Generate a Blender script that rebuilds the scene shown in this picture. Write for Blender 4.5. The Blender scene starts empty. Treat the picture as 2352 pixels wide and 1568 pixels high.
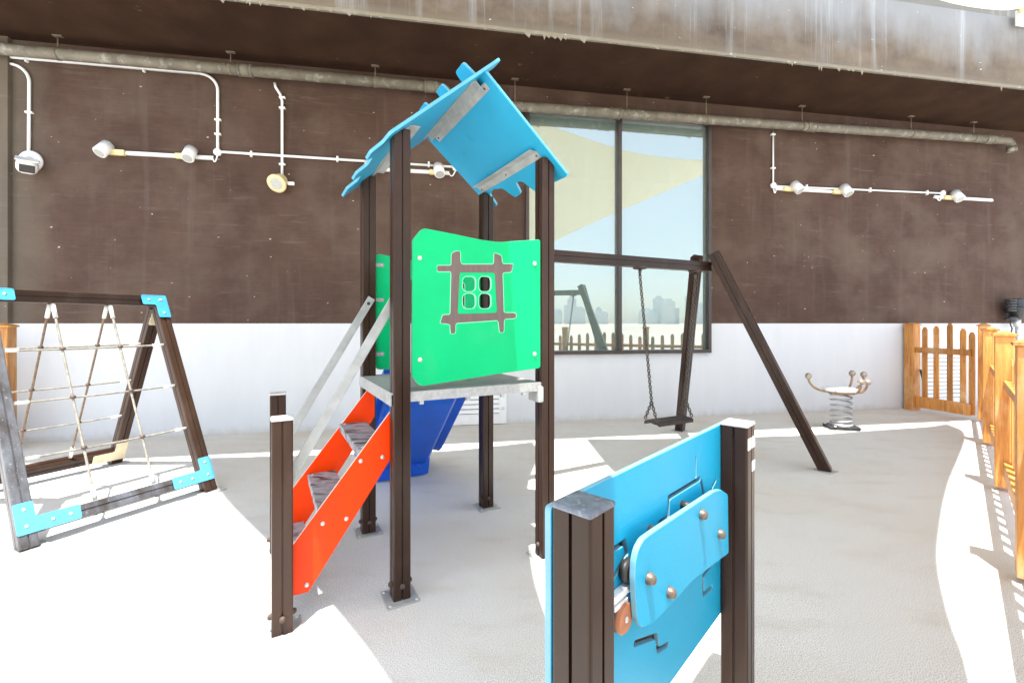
import bpy, bmesh, math, random
from mathutils import Vector, Matrix
random.seed(7)
R = math.radians
SC = bpy.context.scene
COL = SC.collection

# ------------------------------------------------------------------ camera
H = 1.6                       # eye height; every measure below is in metres
cam_d = bpy.data.cameras.new('camera'); cam = bpy.data.objects.new('camera', cam_d); COL.objects.link(cam)
cam.location = (0, 0, H); cam.rotation_euler = (R(90), 0, 0)
cam_d.sensor_width = 36; cam_d.lens = 16.0; cam_d.shift_y = -42 / 2352
cam_d.clip_start = 0.05; cam_d.clip_end = 9000
SC.camera = cam

# ------------------------------------------------------------------ light
SX, SY = -0.07, -0.25         # horizontal offset of the sun per metre of height
sun_dir = Vector((SX, SY, 1)).normalized()
world = bpy.data.worlds.new('World'); SC.world = world; world.use_nodes = True
wn = world.node_tree
sky = wn.nodes.new('ShaderNodeTexSky'); sky.sky_type = 'NISHITA'; sky.sun_disc = False
sky.sun_elevation = math.asin(sun_dir.z); sky.sun_rotation = math.atan2(sun_dir.x, sun_dir.y)
sky.air_density = 1.0; sky.dust_density = 1.5; sky.ozone_density = 1.0
hz = wn.nodes.new('ShaderNodeMix'); hz.data_type = 'RGBA'; hz.blend_type = 'ADD'; hz.inputs[0].default_value = 1   # white summer haze over the clear sky
hz.inputs[7].default_value = (4.8, 5.15, 5.45, 1)
wn.links.new(sky.outputs[0], hz.inputs[6]); wn.links.new(hz.outputs[2], wn.nodes['Background'].inputs[0])
wn.nodes['Background'].inputs[1].default_value = 0.09
sd = bpy.data.lights.new('sun', 'SUN'); sun = bpy.data.objects.new('sun', sd); COL.objects.link(sun)
sd.energy = 5.0; sd.angle = R(0.5); sd.color = (1, 0.965, 0.9)
sun.rotation_euler = (-sun_dir).to_track_quat('-Z', 'Y').to_euler()
SC.view_settings.view_transform = 'Standard'; SC.view_settings.look = 'None'
SC.view_settings.exposure = 1.30; SC.view_settings.gamma = 1
SC.cycles.max_bounces = 8; SC.cycles.diffuse_bounces = 5

# ------------------------------------------------------------------ materials
def ramp(nt, a, b, pa=0.35, pb=0.65):
    r = nt.nodes.new('ShaderNodeValToRGB')
    r.color_ramp.elements[0].color = (*a, 1); r.color_ramp.elements[0].position = pa
    r.color_ramp.elements[1].color = (*b, 1); r.color_ramp.elements[1].position = pb
    return r
def mixc(nt, fac, a, b):
    m = nt.nodes.new('ShaderNodeMix'); m.data_type = 'RGBA'
    for sock, v in ((m.inputs[0], fac), (m.inputs[6], a), (m.inputs[7], b)):
        if hasattr(v, 'links'): nt.links.new(v, sock)
        elif isinstance(v, tuple): sock.default_value = (*v, 1)
        else: sock.default_value = v
    return m.outputs[2]
def noise(nt, co, scale, stretch=(1, 1, 1), detail=5, rough=0.6, off=(0, 0, 0)):
    mp = nt.nodes.new('ShaderNodeMapping'); mp.inputs['Scale'].default_value = stretch
    mp.inputs['Location'].default_value = off
    nt.links.new(co, mp.inputs[0])
    n = nt.nodes.new('ShaderNodeTexNoise'); n.inputs['Scale'].default_value = scale
    n.inputs['Detail'].default_value = detail; n.inputs['Roughness'].default_value = rough
    nt.links.new(mp.outputs[0], n.inputs[0])
    return n.outputs[0]
def thresh(nt, v, lo, hi):
    m = nt.nodes.new('ShaderNodeMapRange'); m.inputs[1].default_value = lo; m.inputs[2].default_value = hi
    nt.links.new(v, m.inputs[0]); return m.outputs[0]
def math2(nt, op, a, b):
    m = nt.nodes.new('ShaderNodeMath'); m.operation = op
    for s, v in ((m.inputs[0], a), (m.inputs[1], b)):
        if hasattr(v, 'links'): nt.links.new(v, s)
        else: s.default_value = v
    return m.outputs[0]
def newmat(name):
    m = bpy.data.materials.new(name); m.use_nodes = True
    nt = m.node_tree; p = nt.nodes['Principled BSDF']
    tc = nt.nodes.new('ShaderNodeTexCoord')
    return m, nt, p, tc.outputs['Object']
def vary(nt, col, lo, hi):
    """every board its own tone"""
    oi = nt.nodes.new('ShaderNodeObjectInfo'); mr = nt.nodes.new('ShaderNodeMapRange'); mr.inputs[3].default_value = lo; mr.inputs[4].default_value = hi
    nt.links.new(oi.outputs['Random'], mr.inputs[0]); h = nt.nodes.new('ShaderNodeHueSaturation'); nt.links.new(mr.outputs[0], h.inputs['Value'])
    nt.links.new(col, h.inputs['Color']); return h.outputs[0]
def bumpify(nt, p, h, strength, dist=0.002):
    b = nt.nodes.new('ShaderNodeBump'); b.inputs['Strength'].default_value = strength
    b.inputs['Distance'].default_value = dist
    nt.links.new(h, b.inputs['Height']); nt.links.new(b.outputs[0], p.inputs['Normal'])
def M(name, base, rough=0.5, var=0.12, scale=6, stretch=(1, 1, 1), bump=0.0, bscale=120, metal=0.0, wears=(), spec=0.5):
    """colour with a soft mottling; wears = (colour, lo, hi, scale, stretch) scratches and stains on top"""
    m, nt, p, co = newmat(name)
    n = noise(nt, co, scale, stretch)
    c = ramp(nt, tuple(x * (1 - var) for x in base), tuple(min(1, x * (1 + var)) for x in base))
    nt.links.new(n, c.inputs[0]); col = c.outputs[0]
    for i, (wc, lo, hi, ws, st) in enumerate(wears):
        w = thresh(nt, noise(nt, co, ws, st, off=(3.1 * i + 1, 2.7 * i, 1.3 * i)), lo, hi)
        col = mixc(nt, w, col, wc)
    if name.startswith('brown_post'): col = vary(nt, col, .75, 1.3)
    nt.links.new(col, p.inputs['Base Color'])
    p.inputs['Roughness'].default_value = rough; p.inputs['Metallic'].default_value = metal
    p.inputs['Specular IOR Level'].default_value = spec
    if bump: bumpify(nt, p, noise(nt, co, bscale, stretch), bump)
    return m

m_post = M('brown_post_paint', (.033, .0165, .0105), .30, .15, 5, (1, 1, .25), .12, 180, spec=.28,
           wears=[((.26, .22, .19), .72, .80, 26, (3, 3, .5)), ((.062, .036, .026), .55, .80, 5, (1, 1, .3)), ((.30, .27, .24), .80, .84, 60, (1, 1, .25))])
m_postw = M('weathered_post_paint', (.050, .042, .042), .38, .2, 5, (1, 1, .3), .15, 180,
            wears=[((.15, .165, .195), .36, .74, 6, (1.5, 1.5, .35)), ((.32, .31, .30), .62, .72, 34, (2, 2, .7))])
m_groove = M('dark_groove', (.012, .009, .008), .6)
m_cap = M('worn_cap', (.12, .14, .17), .5, .35, 28, bump=.3, bscale=60, wears=[((.30, .33, .37), .55, .72, 45, (1, 1, 1))])
m_capl = M('pale_cap', (.55, .54, .52), .45, .12, 12)
m_steel = M('galvanised_steel', (.56, .57, .58), .42, .14, 12, (1, 1, .3), metal=.55, bump=.1)
m_steelw = M('weathered_aluminium', (.40, .41, .40), .5, .15, 9, metal=.25,
             wears=[((.34, .25, .17), .66, .76, 14, (1, 1, 1))])
m_bolt = M('bolt_steel', (.62, .6, .57), .35, .15, 60, metal=.6)
m_core = M('brown_board_core', (.075, .05, .042), .6, .15, 20)
m_knob = M('worn_brown_knob', (.15, .115, .09), .4, .25, 60, metal=.3)
m_rust = M('rusty_bolt', (.07, .045, .034), .7, .4, 60)
m_dark = M('dark_bolt', (.03, .027, .025), .5)
def hdpe(name, base, edge, bmp=.12):
    a = M(name, base, .38, .05, 3, spec=.2, bump=bmp, bscale=200, wears=[(tuple(min(1, x * .9 + .035) for x in base), .58, .80, 2.2, (1, 1, 1)), (tuple(min(1, x * .8 + .14) for x in base), .74, .77, 24, (1, .35, .6)), (tuple(x * .62 + .01 for x in base), .66, .82, 5, (1, 1, .4))])
    b = M(name + '_edge', edge, .5, .06, 8)
    return [a, b]
m_blue = hdpe('blue_board', (.024, .34, .56), (.10, .38, .56))
m_bluep = hdpe('blue_panel_board', (.013, .32, .52), (.16, .36, .46), .4)
m_green = hdpe('green_board', (.0, .47, .165), (.26, .78, .48))
m_inlay = M('brown_inlay', (.13, .09, .08), .5, .1, 40, (1, 1, .1))
m_red = hdpe('red_board', (.92, .050, .0), (.80, .62, .50))
m_slide = M('blue_slide_plastic', (.002, .095, .56), .3, .1, 4, bump=.1, bscale=90)
m_plate = M('platform_metal', (.38, .38, .37), .5, .15, 40, metal=.1, bump=.6, bscale=150,
            wears=[((.15, .12, .10), .55, .75, 5, (1, 1, 1))])
m_tread = M('worn_grip_tread', (.30, .30, .32), .55, .2, 20, bump=.4, bscale=120,
            wears=[((.055, .045, .042), .5, .62, 13, (.5, 1.5, 1)), ((.5, .5, .5), .66, .72, 30, (1, 3, 1))])
m_plastic = M('white_plastic', (.78, .78, .77), .4, .04, 5)
m_cream = M('yellowed_plastic', (.72, .60, .32), .45, .12, 20)
m_rope = M('pale_rope', (.25, .235, .20), .8, .3, 30, bump=.5, bscale=300)
m_roped = M('weathered_rope', (.20, .135, .085), .8, .3, 30, bump=.5, bscale=300)
m_ferrule = M('white_ferrule', (.75, .74, .70), .4, .08, 20)
m_knot = M('brown_knot', (.10, .06, .045), .5)
m_bracket = M('pale_blue_bracket', (.09, .37, .60), .38, .06, 10, bump=.06)
m_bracket2 = M('cream_bracket', (.62, .53, .36), .5, .15, 16)
m_bracketb = M('blue_bracket', (.045, .30, .52), .35, .08, 10)
m_chain = M('chain_steel', (.10, .085, .07), .4, .3, 80, metal=.5)
m_rubber = M('black_rubber', (.035, .027, .024), .6, .25, 25, bump=.3)
m_wheel = M('terracotta_disc', (.42, .16, .07), .5, .15, 20)
m_spring = M('grey_spring', (.42, .43, .44), .4, .12, 20, metal=.35)
m_bronze = M('bronze_arm', (.34, .22, .13), .35, .2, 14, metal=.35)
m_ball = M('bronze_ball', (.40, .33, .27), .25, .15, 14, metal=.5)
m_disc = M('printed_seat', (.80, .80, .79), .4, .03, 5, wears=[((.42, .22, .55), .56, .60, 7, (1, 1.6, 1)), ((.45, .72, .5), .64, .67, 9, (1, 1, 1))])
m_frame = M('dark_window_frame', (.045, .032, .03), .35, .15, 8)
m_pipe = M('grey_drain_pipe', (.15, .132, .098), .6, .18, 5, bump=.3, bscale=40,
           wears=[((.29, .285, .25), .54, .70, 10, (1, 1, 1)), ((.11, .09, .07), .56, .70, 7, (1, 1, 1)), ((.09, .07, .05), .62, .72, 22, (1, 1, 1))])
m_hang = M('pale_hanger', (.15, .12, .085), .6, .25, 30)
m_kerb = M('white_kerb', (.62, .60, .56), .8, .1, 10, bump=.3)
m_black = M('black_strip', (.03, .03, .03), .6)
m_valve = M('dark_grey_casing', (.05, .05, .052), .4, .2, 20, metal=.3)
m_int = M('room_paint', (.32, .42, .38), .8, .05, 2)
m_intf = M('room_floor', (.12, .13, .12), .6)
m_tower = M('hazed_concrete', (.62, .67, .70), .8, .06, .02)  # distance haze put into the pale blue-grey base colour
m_gap = M('gap_grey', (.32, .33, .34), .8, .1, 30)
m_lens = M('lamp_glass', (.42, .42, .40), .2, .08, 60)

def m_wood_():
    m, nt, p, co = newmat('orange_stained_wood')
    n = noise(nt, co, 3.5, (9, 9, .7), 6, .65)
    c = ramp(nt, (.40, .135, .022), (.74, .36, .095), .3, .72); nt.links.new(n, c.inputs[0])
    n2 = noise(nt, co, 2.2, (1, 1, .5), 5, .6, (4, 1, 2))
    col = mixc(nt, thresh(nt, n2, .58, .80), c.outputs[0], (.80, .56, .32))
    n3 = noise(nt, co, 7, (6, 6, .5), 4, .6, (9, 4, 2))
    col = mixc(nt, thresh(nt, n3, .64, .74), col, (.22, .065, .015))
    col = vary(nt, col, .72, 1.18); nt.links.new(col, p.inputs['Base Color']); p.inputs['Roughness'].default_value = .5
    bumpify(nt, p, n, .25, .003); return m
m_wood = m_wood_()
def m_floor_():
    m, nt, p, co = newmat('speckled_safety_floor')
    fine = noise(nt, co, 230, detail=2, rough=.75)
    c = ramp(nt, (.22, .215, .20), (.80, .79, .77), .37, .54); nt.links.new(fine, c.inputs[0])
    big = noise(nt, co, .55, (1, 1, 1), 6, .6)
    col = mixc(nt, math2(nt, 'MULTIPLY', thresh(nt, big, .45, .75), .5), c.outputs[0], (.52, .45, .35))
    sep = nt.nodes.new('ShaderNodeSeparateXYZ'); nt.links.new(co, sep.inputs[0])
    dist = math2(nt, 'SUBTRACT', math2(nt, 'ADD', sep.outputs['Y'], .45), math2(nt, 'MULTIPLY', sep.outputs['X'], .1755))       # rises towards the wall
    wall_tan = thresh(nt, math2(nt, 'ADD', dist, math2(nt, 'MULTIPLY', noise(nt, co, 1.1, (.6, 1.4, 1), 6, .65, (3, 1, 0)), 4.0)), 8.2, 10.4)
    col = mixc(nt, math2(nt, 'MULTIPLY', wall_tan, .55), col, (.44, .36, .26))  # floor blends to tan towards the wall
    mid = noise(nt, co, 2.6, (.7, 1.6, 1), 6, .65, (5, 2, 0))
    col = mixc(nt, math2(nt, 'MULTIPLY', thresh(nt, mid, .52, .78), .40), col, (.42, .36, .28))
    sp = noise(nt, co, 34, (1, 1, 1), 2, .5, (2, 8, 0))
    col = mixc(nt, thresh(nt, sp, .765, .79), col, (.12, .10, .08))
    nt.links.new(col, p.inputs['Base Color']); p.inputs['Roughness'].default_value = .85
    p.inputs['Specular IOR Level'].default_value = .25
    bumpify(nt, p, fine, .25, .002); return m
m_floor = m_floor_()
m_sand = M('pale_ground', (.50, .46, .40), .9, .15, .05)
def m_wall_():
    """dark brown paint above eye height, white paint below, with scuffs, chips and rain marks"""
    m, nt, p, co = newmat('two_tone_wall_paint')
    sep = nt.nodes.new('ShaderNodeSeparateXYZ'); nt.links.new(co, sep.inputs[0])
    n = noise(nt, co, 1.1, (1, 1, .8), 7, .62)
    c = ramp(nt, (.052, .028, .020), (.094, .056, .042), .28, .72); nt.links.new(n, c.inputs[0])
    sc = noise(nt, co, 5, (.22, 1, 2.6), 5, .7, (2, 0, 5))
    col = mixc(nt, math2(nt, 'MULTIPLY', thresh(nt, sc, .58, .82), .40), c.outputs[0], (.24, .20, .17))
    st = noise(nt, co, 3.2, (1.6, 1, .10), 5, .6, (7, 0, 1))
    col = mixc(nt, math2(nt, 'MULTIPLY', thresh(nt, st, .54, .88), .30), col, (.20, .175, .155))
    ch = noise(nt, co, 13, (1, 1, 2), 1, .4, (1, 0, 9))
    col = mixc(nt, thresh(nt, ch, .768, .785), col, (.52, .46, .40))
    grime = noise(nt, co, .8, (1, 1, 1.3), 6, .6, (4, 0, 3))
    col = mixc(nt, math2(nt, 'MULTIPLY', thresh(nt, grime, .46, .74), .6), col, (.145, .108, .082))
    br = noise(nt, co, 9, (.35, 1, 3.2), 6, .75, (6, 0, 2))
    col = mixc(nt, math2(nt, 'MULTIPLY', thresh(nt, br, .40, .80), .14), col, (.17, .125, .10))
    cs = math2(nt, 'MULTIPLY', thresh(nt, math2(nt, 'ADD', sep.outputs['X'], math2(nt, 'MULTIPLY', noise(nt, co, 3, (1, 1, .5)), .5)), -6.05, -6.55), .28)
    col = mixc(nt, cs, col, (.24, .235, .18))
    w = noise(nt, co, 4, (1, 1, .25), 6, .6)
    wc = ramp(nt, (.615, .625, .64), (.64, .65, .665)); nt.links.new(w, wc.inputs[0])
    sp = thresh(nt, math2(nt, 'ADD', sep.outputs['Z'], math2(nt, 'MULTIPLY', noise(nt, co, 7, (1, 1, .6), 6, .7, (2, 0, 1)), .34)), .27, .13)
    wcol = mixc(nt, math2(nt, 'MULTIPLY', sp, .5), wc.outputs[0], (.42, .35, .27))
    edge = math2(nt, 'ADD', sep.outputs['Z'], math2(nt, 'MULTIPLY', noise(nt, co, 30), .008))
    f = thresh(nt, edge, 1.597, 1.602)
    col = mixc(nt, f, wcol, col)
    nt.links.new(col, p.inputs['Base Color']); p.inputs['Roughness'].default_value = .7; p.inputs['Specular IOR Level'].default_value = .15
    bumpify(nt, p, noise(nt, co, 60), .25, .004); return m
m_wall = m_wall_()
m_soffit = M('soffit_paint', (.040, .021, .013), .8, .2, 2, (1, 1, 1), .2, 40, spec=.1, wears=[((.22, .17, .11), .68, .85, 6, (1, 1, 1))])
def m_fascia_():
    m, nt, p, co = newmat('weathered_fascia_paint')
    sep = nt.nodes.new('ShaderNodeSeparateXYZ'); nt.links.new(co, sep.inputs[0])
    n = noise(nt, co, 1.4, (1, 1, 1.4), 7, .65)
    c = ramp(nt, (.085, .058, .040), (.19, .145, .10), .3, .7); nt.links.new(n, c.inputs[0])
    hi = thresh(nt, math2(nt, 'ADD', sep.outputs['Z'], math2(nt, 'MULTIPLY', noise(nt, co, 2.0, (1.5, 1, .5)), 1.0)), 6.25, 7.0)
    col = mixc(nt, math2(nt, 'MULTIPLY', hi, .75), c.outputs[0], (.30, .32, .345))
    s1 = noise(nt, co, 2.2, (1.3, 1, .035), 7, .72, (3.3, 0, 0))
    lev = thresh(nt, sep.outputs['Z'], 5.0, 6.5)
    f = math2(nt, 'MULTIPLY', thresh(nt, s1, .54, .72), math2(nt, 'ADD', math2(nt, 'MULTIPLY', lev, .7), .12))
    col = mixc(nt, f, col, (.50, .54, .58))
    lo = thresh(nt, math2(nt, 'ADD', sep.outputs['Z'], math2(nt, 'MULTIPLY', n, .3)), 5.75, 5.50)
    col = mixc(nt, math2(nt, 'MULTIPLY', lo, .6), col, (.34, .31, .23))
    ch = noise(nt, co, 9, (1, 1, 2), 2, .5, (1, 0, 9))
    col = mixc(nt, thresh(nt, ch, .72, .76), col, (.5, .5, .5))
    nt.links.new(col, p.inputs['Base Color']); p.inputs['Roughness'].default_value = .65
    bumpify(nt, p, noise(nt, co, 40), .3, .004); return m
m_fascia = m_fascia_()
m_slab = M('cream_slab', (.62, .58, .42), .7, .05, 2)  # colour of the added slab overhead
def m_glass_():
    m, nt, p, co = newmat('tinted_reflective_glass')
    nt.nodes.remove(p); out = nt.nodes['Material Output']
    g = nt.nodes.new('ShaderNodeBsdfGlossy'); g.inputs['Roughness'].default_value = .004; g.inputs['Color'].default_value = (.94, .97, .96, 1)
    t = nt.nodes.new('ShaderNodeBsdfTransparent'); t.inputs['Color'].default_value = (.42, .58, .50, 1)
    x = nt.nodes.new('ShaderNodeMixShader'); x.inputs[0].default_value = .385
    df = nt.nodes.new('ShaderNodeBsdfDiffuse'); df.inputs['Color'].default_value = (.50, .62, .57, 1)      # diffuse veil painted in to lift dark reflections like light from the room
    y = nt.nodes.new('ShaderNodeMixShader'); nt.links.new(math2(nt, 'ADD', math2(nt, 'MULTIPLY', noise(nt, co, 1.6, (1, 1, .6), 6, .65), .10), .16), y.inputs[0])
    nt.links.new(t.outputs[0], x.inputs[1]); nt.links.new(g.outputs[0], x.inputs[2]); nt.links.new(x.outputs[0], y.inputs[1]); nt.links.new(df.outputs[0], y.inputs[2]); nt.links.new(y.outputs[0], out.inputs[0])
    bp = nt.nodes.new('ShaderNodeBump'); bp.inputs['Strength'].default_value = .05; bp.inputs['Distance'].default_value = .003
    nt.links.new(noise(nt, co, .9, detail=1), bp.inputs['Height']); nt.links.new(bp.outputs[0], g.inputs['Normal'])
    return m
m_glass = m_glass_()
def m_sail_():
    m, nt, p, co = newmat('cream_shade_fabric')
    out = nt.nodes['Material Output']
    p.inputs['Base Color'].default_value = (.72, .66, .52, 1); p.inputs['Roughness'].default_value = .8
    c = ramp(nt, (.80, .77, .66), (.86, .83, .73)); nt.links.new(noise(nt, co, 9), c.inputs[0]); nt.links.new(c.outputs[0], p.inputs['Base Color'])
    t = nt.nodes.new('ShaderNodeBsdfTranslucent'); t.inputs['Color'].default_value = (.84, .81, .71, 1)
    x = nt.nodes.new('ShaderNodeMixShader'); x.inputs[0].default_value = .55
    nt.links.new(p.outputs[0], x.inputs[1]); nt.links.new(t.outputs[0], x.inputs[2]); nt.links.new(x.outputs[0], out.inputs[0])
    return m
m_sail = m_sail_()

# ------------------------------------------------------------------ builders
ORG = Vector((0, 0, 0))       # base of the thing being built: its meshes are stored relative to it
WTH = math.atan(.1755)        # the building's wall runs at this angle to the picture plane
W0 = Vector((0, 7.27, 0))
RW = Matrix.Rotation(WTH, 4, 'Z')
def Wd(s, d, z): return W0 + (RW @ Vector((s, -d, 0))) + Vector((0, 0, z))   # along wall, off wall, height -> world

def thing(name, label, cat, base, group=None, wall=False):
    """Empty at the thing's base; wall=True: coordinates are (along wall, -off wall, height)"""
    global ORG
    o = bpy.data.objects.new(name, None); COL.objects.link(o); o.empty_display_size = .1
    b = Vector(base)
    if wall: o.location = Wd(b.x, -b.y, b.z); o.rotation_euler = (0, 0, WTH)
    else: o.location = b
    ORG = b; o['label'] = label; o['category'] = cat
    if group: o['group'] = group
    return o
def tag(o, label=None, cat=None, group=None, kind=None):
    for k, v in (('label', label), ('category', cat), ('group', group), ('kind', kind)):
        if v: o[k] = v
    return o
def link(name, me, mats, parent=None, label=None):
    if not isinstance(mats, (list, tuple)): mats = [mats]
    for m in mats: me.materials.append(m)
    o = bpy.data.objects.new(name, me); COL.objects.link(o)
    if parent: o.parent = parent
    if label: o['label'] = label
    return o
class MB:
    def __init__(s): s.bm = bmesh.new()
    def merge(s, bm2, mi=0):
        me = bpy.data.meshes.new('t'); bm2.to_mesh(me); bm2.free()
        n = len(s.bm.faces); s.bm.from_mesh(me); bpy.data.meshes.remove(me)
        s.bm.faces.ensure_lookup_table()
        if mi:
            for f in s.bm.faces[n:]: f.material_index = mi
    def box(s, c, size, ax=None, bev=0.0, mi=0, seg=2):
        b = bmesh.new(); bmesh.ops.create_cube(b, size=1)
        bmesh.ops.scale(b, vec=size, verts=b.verts)
        if bev: bmesh.ops.bevel(b, geom=b.edges[:], offset=bev, segments=seg, affect='EDGES', profile=.5)
        m = ax.to_4x4() if ax is not None else Matrix.Identity(4)
        m.translation = Vector(c); bmesh.ops.transform(b, matrix=m, verts=b.verts)
        s.merge(b, mi); return s
    def cyl(s, p0, p1, r, r2=None, n=16, mi=0, bev=0):
        p0, p1 = Vector(p0), Vector(p1); d = p1 - p0
        b = bmesh.new(); bmesh.ops.create_cone(b, cap_ends=True, segments=n, radius1=r, radius2=r if r2 is None else r2, depth=d.length)
        if bev: bmesh.ops.bevel(b, geom=[e for e in b.edges if len(e.link_faces) == 2 and any(len(f.verts) > 4 for f in e.link_faces)], offset=bev, segments=2, affect='EDGES')
        m = d.to_track_quat('Z', 'Y').to_matrix().to_4x4(); m.translation = (p0 + p1) / 2
        bmesh.ops.transform(b, matrix=m, verts=b.verts)
        for f in b.faces: f.smooth = len(f.verts) == 4
        s.merge(b, mi); return s
    def sph(s, c, r, sc=(1, 1, 1), n=12, mi=0):
        b = bmesh.new(); bmesh.ops.create_uvsphere(b, u_segments=n * 2 // 2 + 4, v_segments=n, radius=r)
        bmesh.ops.scale(b, vec=sc, verts=b.verts); bmesh.ops.translate(b, vec=Vector(c), verts=b.verts)
        for f in b.faces: f.smooth = True
        s.merge(b, mi); return s
    def tube(s, pts, r, n=8, closed=False, mi=0):
        pts = [Vector(p) for p in pts]; b = bmesh.new(); rings = []; N = len(pts); up = None
        for i, p in enumerate(pts):
            if closed: t = pts[(i + 1) % N] - pts[i - 1]
            else: t = pts[min(i + 1, N - 1)] - pts[max(i - 1, 0)]
            t.normalize()
            if up is None:
                up = Vector((0, 0, 1)) if abs(t.z) < .9 else Vector((1, 0, 0))
            u = (up - t * up.dot(t)).normalized(); v = t.cross(u); up = u
            rings.append([b.verts.new(p + (u * math.cos(a) + v * math.sin(a)) * r) for a in (2 * math.pi * k / n for k in range(n))])
        for i in range(N if closed else N - 1):
            A, B = rings[i], rings[(i + 1) % N]
            for k in range(n):
                f = b.faces.new((A[k], A[(k + 1) % n], B[(k + 1) % n], B[k])); f.smooth = True
        if not closed: b.faces.new(rings[0][::-1]); b.faces.new(rings[-1])
        s.merge(b, mi); return s
    def lathe(s, prof, c, axis=(0, 0, 1), n=20, mi=0):
        b = bmesh.new(); rings = []
        for r, z in prof:
            rings.append([b.verts.new((max(r, 1e-5) * math.cos(2 * math.pi * k / n), max(r, 1e-5) * math.sin(2 * math.pi * k / n), z)) for k in range(n)])
        for A, B in zip(rings, rings[1:]):
            for k in range(n):
                f = b.faces.new((A[k], A[(k + 1) % n], B[(k + 1) % n], B[k])); f.smooth = True
        b.faces.new(rings[0][::-1]); b.faces.new(rings[-1])
        m = Vector(axis).to_track_quat('Z', 'Y').to_matrix().to_4x4(); m.translation = Vector(c)
        bmesh.ops.transform(b, matrix=m, verts=b.verts); s.merge(b, mi); return s
    def prism(s, poly, ax, origin, th, mi=0):
        """poly in the plane of ax columns 0,1; extruded th along column 2"""
        b = bmesh.new(); vs = [b.verts.new((x, y, 0)) for x, y in poly]; f = b.faces.new(vs)
        r = bmesh.ops.extrude_face_region(b, geom=[f])
        bmesh.ops.translate(b, vec=(0, 0, th), verts=[v for v in r['geom'] if isinstance(v, bmesh.types.BMVert)])
        bmesh.ops.recalc_face_normals(b, faces=b.faces)
        m = ax.to_4x4(); m.translation = Vector(origin); bmesh.ops.transform(b, matrix=m, verts=b.verts)
        s.merge(b, mi); return s
    def build(s, name, mats, parent=None, label=None):
        bmesh.ops.translate(s.bm, vec=-ORG, verts=s.bm.verts)
        bmesh.ops.recalc_face_normals(s.bm, faces=s.bm.faces)
        me = bpy.data.meshes.new(name); s.bm.to_mesh(me); s.bm.free()
        return link(name, me, mats, parent, label)

def axes(x, y, z=None):
    x, y = Vector(x).normalized(), Vector(y).normalized(); z = x.cross(y).normalized(); y = z.cross(x)
    return Matrix((x, y, z)).transposed()
def profile(w, h, r=.008, g=.009, gd=.010, n=3):
    """section of the composite posts: rounded corners and one groove in the middle of each face"""
    pts = []
    a, b = w / 2, h / 2
    def side(p, q, nrm):
        mid = ((p[0] + q[0]) / 2, (p[1] + q[1]) / 2); d = Vector((q[0] - p[0], q[1] - p[1])).normalized()
        for k, dep in ((-g / 2, 0), (-g / 2, gd), (g / 2, gd), (g / 2, 0)):
            pts.append((mid[0] + d.x * k - nrm[0] * dep, mid[1] + d.y * k - nrm[1] * dep))
    cs = [(a - r, -b + r, -90), (a - r, b - r, 0), (-a + r, b - r, 90), (-a + r, -b + r, 180)]
    ends = [((-a + r, -b), (a - r, -b), (0, -1)), ((a, -b + r), (a, b - r), (1, 0)), ((a - r, b), (-a + r, b), (0, 1)), ((-a, b - r), (-a, -b + r), (-1, 0))]
    for (cx, cy, a0), (p, q, nr) in zip(cs, ends):
        side(p, q, nr)
        for k in range(n + 1):
            t = R(a0 + 90 * k / n); pts.append((cx + r * math.cos(t), cy + r * math.sin(t)))
    return pts
def beam(name, p0, p1, w, mat, parent, xdir=(1, 0, 0), h=None, label=None):
    p0, p1 = Vector(p0), Vector(p1); z = (p1 - p0).normalized()
    x = Vector(xdir); x = (x - z * x.dot(z)).normalized(); y = z.cross(x)
    ax = Matrix((x, y, z)).transposed()
    mb = MB(); mb.prism(profile(w, h or w), ax, p0, (p1 - p0).length)
    return mb.build(name, mat, parent, label)

def rounded(poly, r, n=4):
    """round the corners of a polygon; r may be a number or one per corner"""
    out = []; N = len(poly)
    for i, p in enumerate(poly):
        p = Vector(p[:2]); a = Vector(poly[i - 1][:2]); c = Vector(poly[(i + 1) % N][:2])
        rr = r[i] if isinstance(r, (list, tuple)) else r
        u, v = (a - p), (c - p); L = min(rr, u.length * .45, v.length * .45)
        if L < 1e-5: out.append(tuple(p)); continue
        A, B = p + u.normalized() * L, p + v.normalized() * L
        for k in range(n + 1):
            t = k / n; out.append(tuple(A * (1 - t) ** 2 + p * 2 * t * (1 - t) + B * t * t))
    return out
def plate(name, outlines, th, ax, origin, mats, parent, bev=.003, label=None):
    """flat board with holes: outlines in the plane of ax columns 0,1, centred on origin across its thickness"""
    cu = bpy.data.curves.new('c', 'CURVE'); cu.dimensions = '2D'; cu.fill_mode = 'BOTH'
    for pl in outlines:
        sp = cu.splines.new('POLY'); sp.points.add(len(pl) - 1); sp.use_cyclic_u = True
        for q, (x, y) in zip(sp.points, pl): q.co = (x, y, 0, 1)
    cu.extrude = max(th / 2 - bev, 1e-4); cu.bevel_depth = bev; cu.bevel_resolution = 1; cu.offset = -bev
    to = bpy.data.objects.new('c', cu); COL.objects.link(to)
    dg = bpy.context.evaluated_depsgraph_get()
    me = bpy.data.meshes.new_from_object(to.evaluated_get(dg))
    bpy.data.objects.remove(to); bpy.data.curves.remove(cu); me.name = name; me.materials.clear()
    two = isinstance(mats, list) and len(mats) > 1
    for p in me.polygons:
        p.use_smooth = False; p.material_index = 1 if two and abs(p.normal.z) < .85 else 0
    m = ax.to_4x4(); m.translation = Vector(origin) - ORG; me.transform(m); me.update()
    return link(name, me, mats, parent, label)

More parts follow.
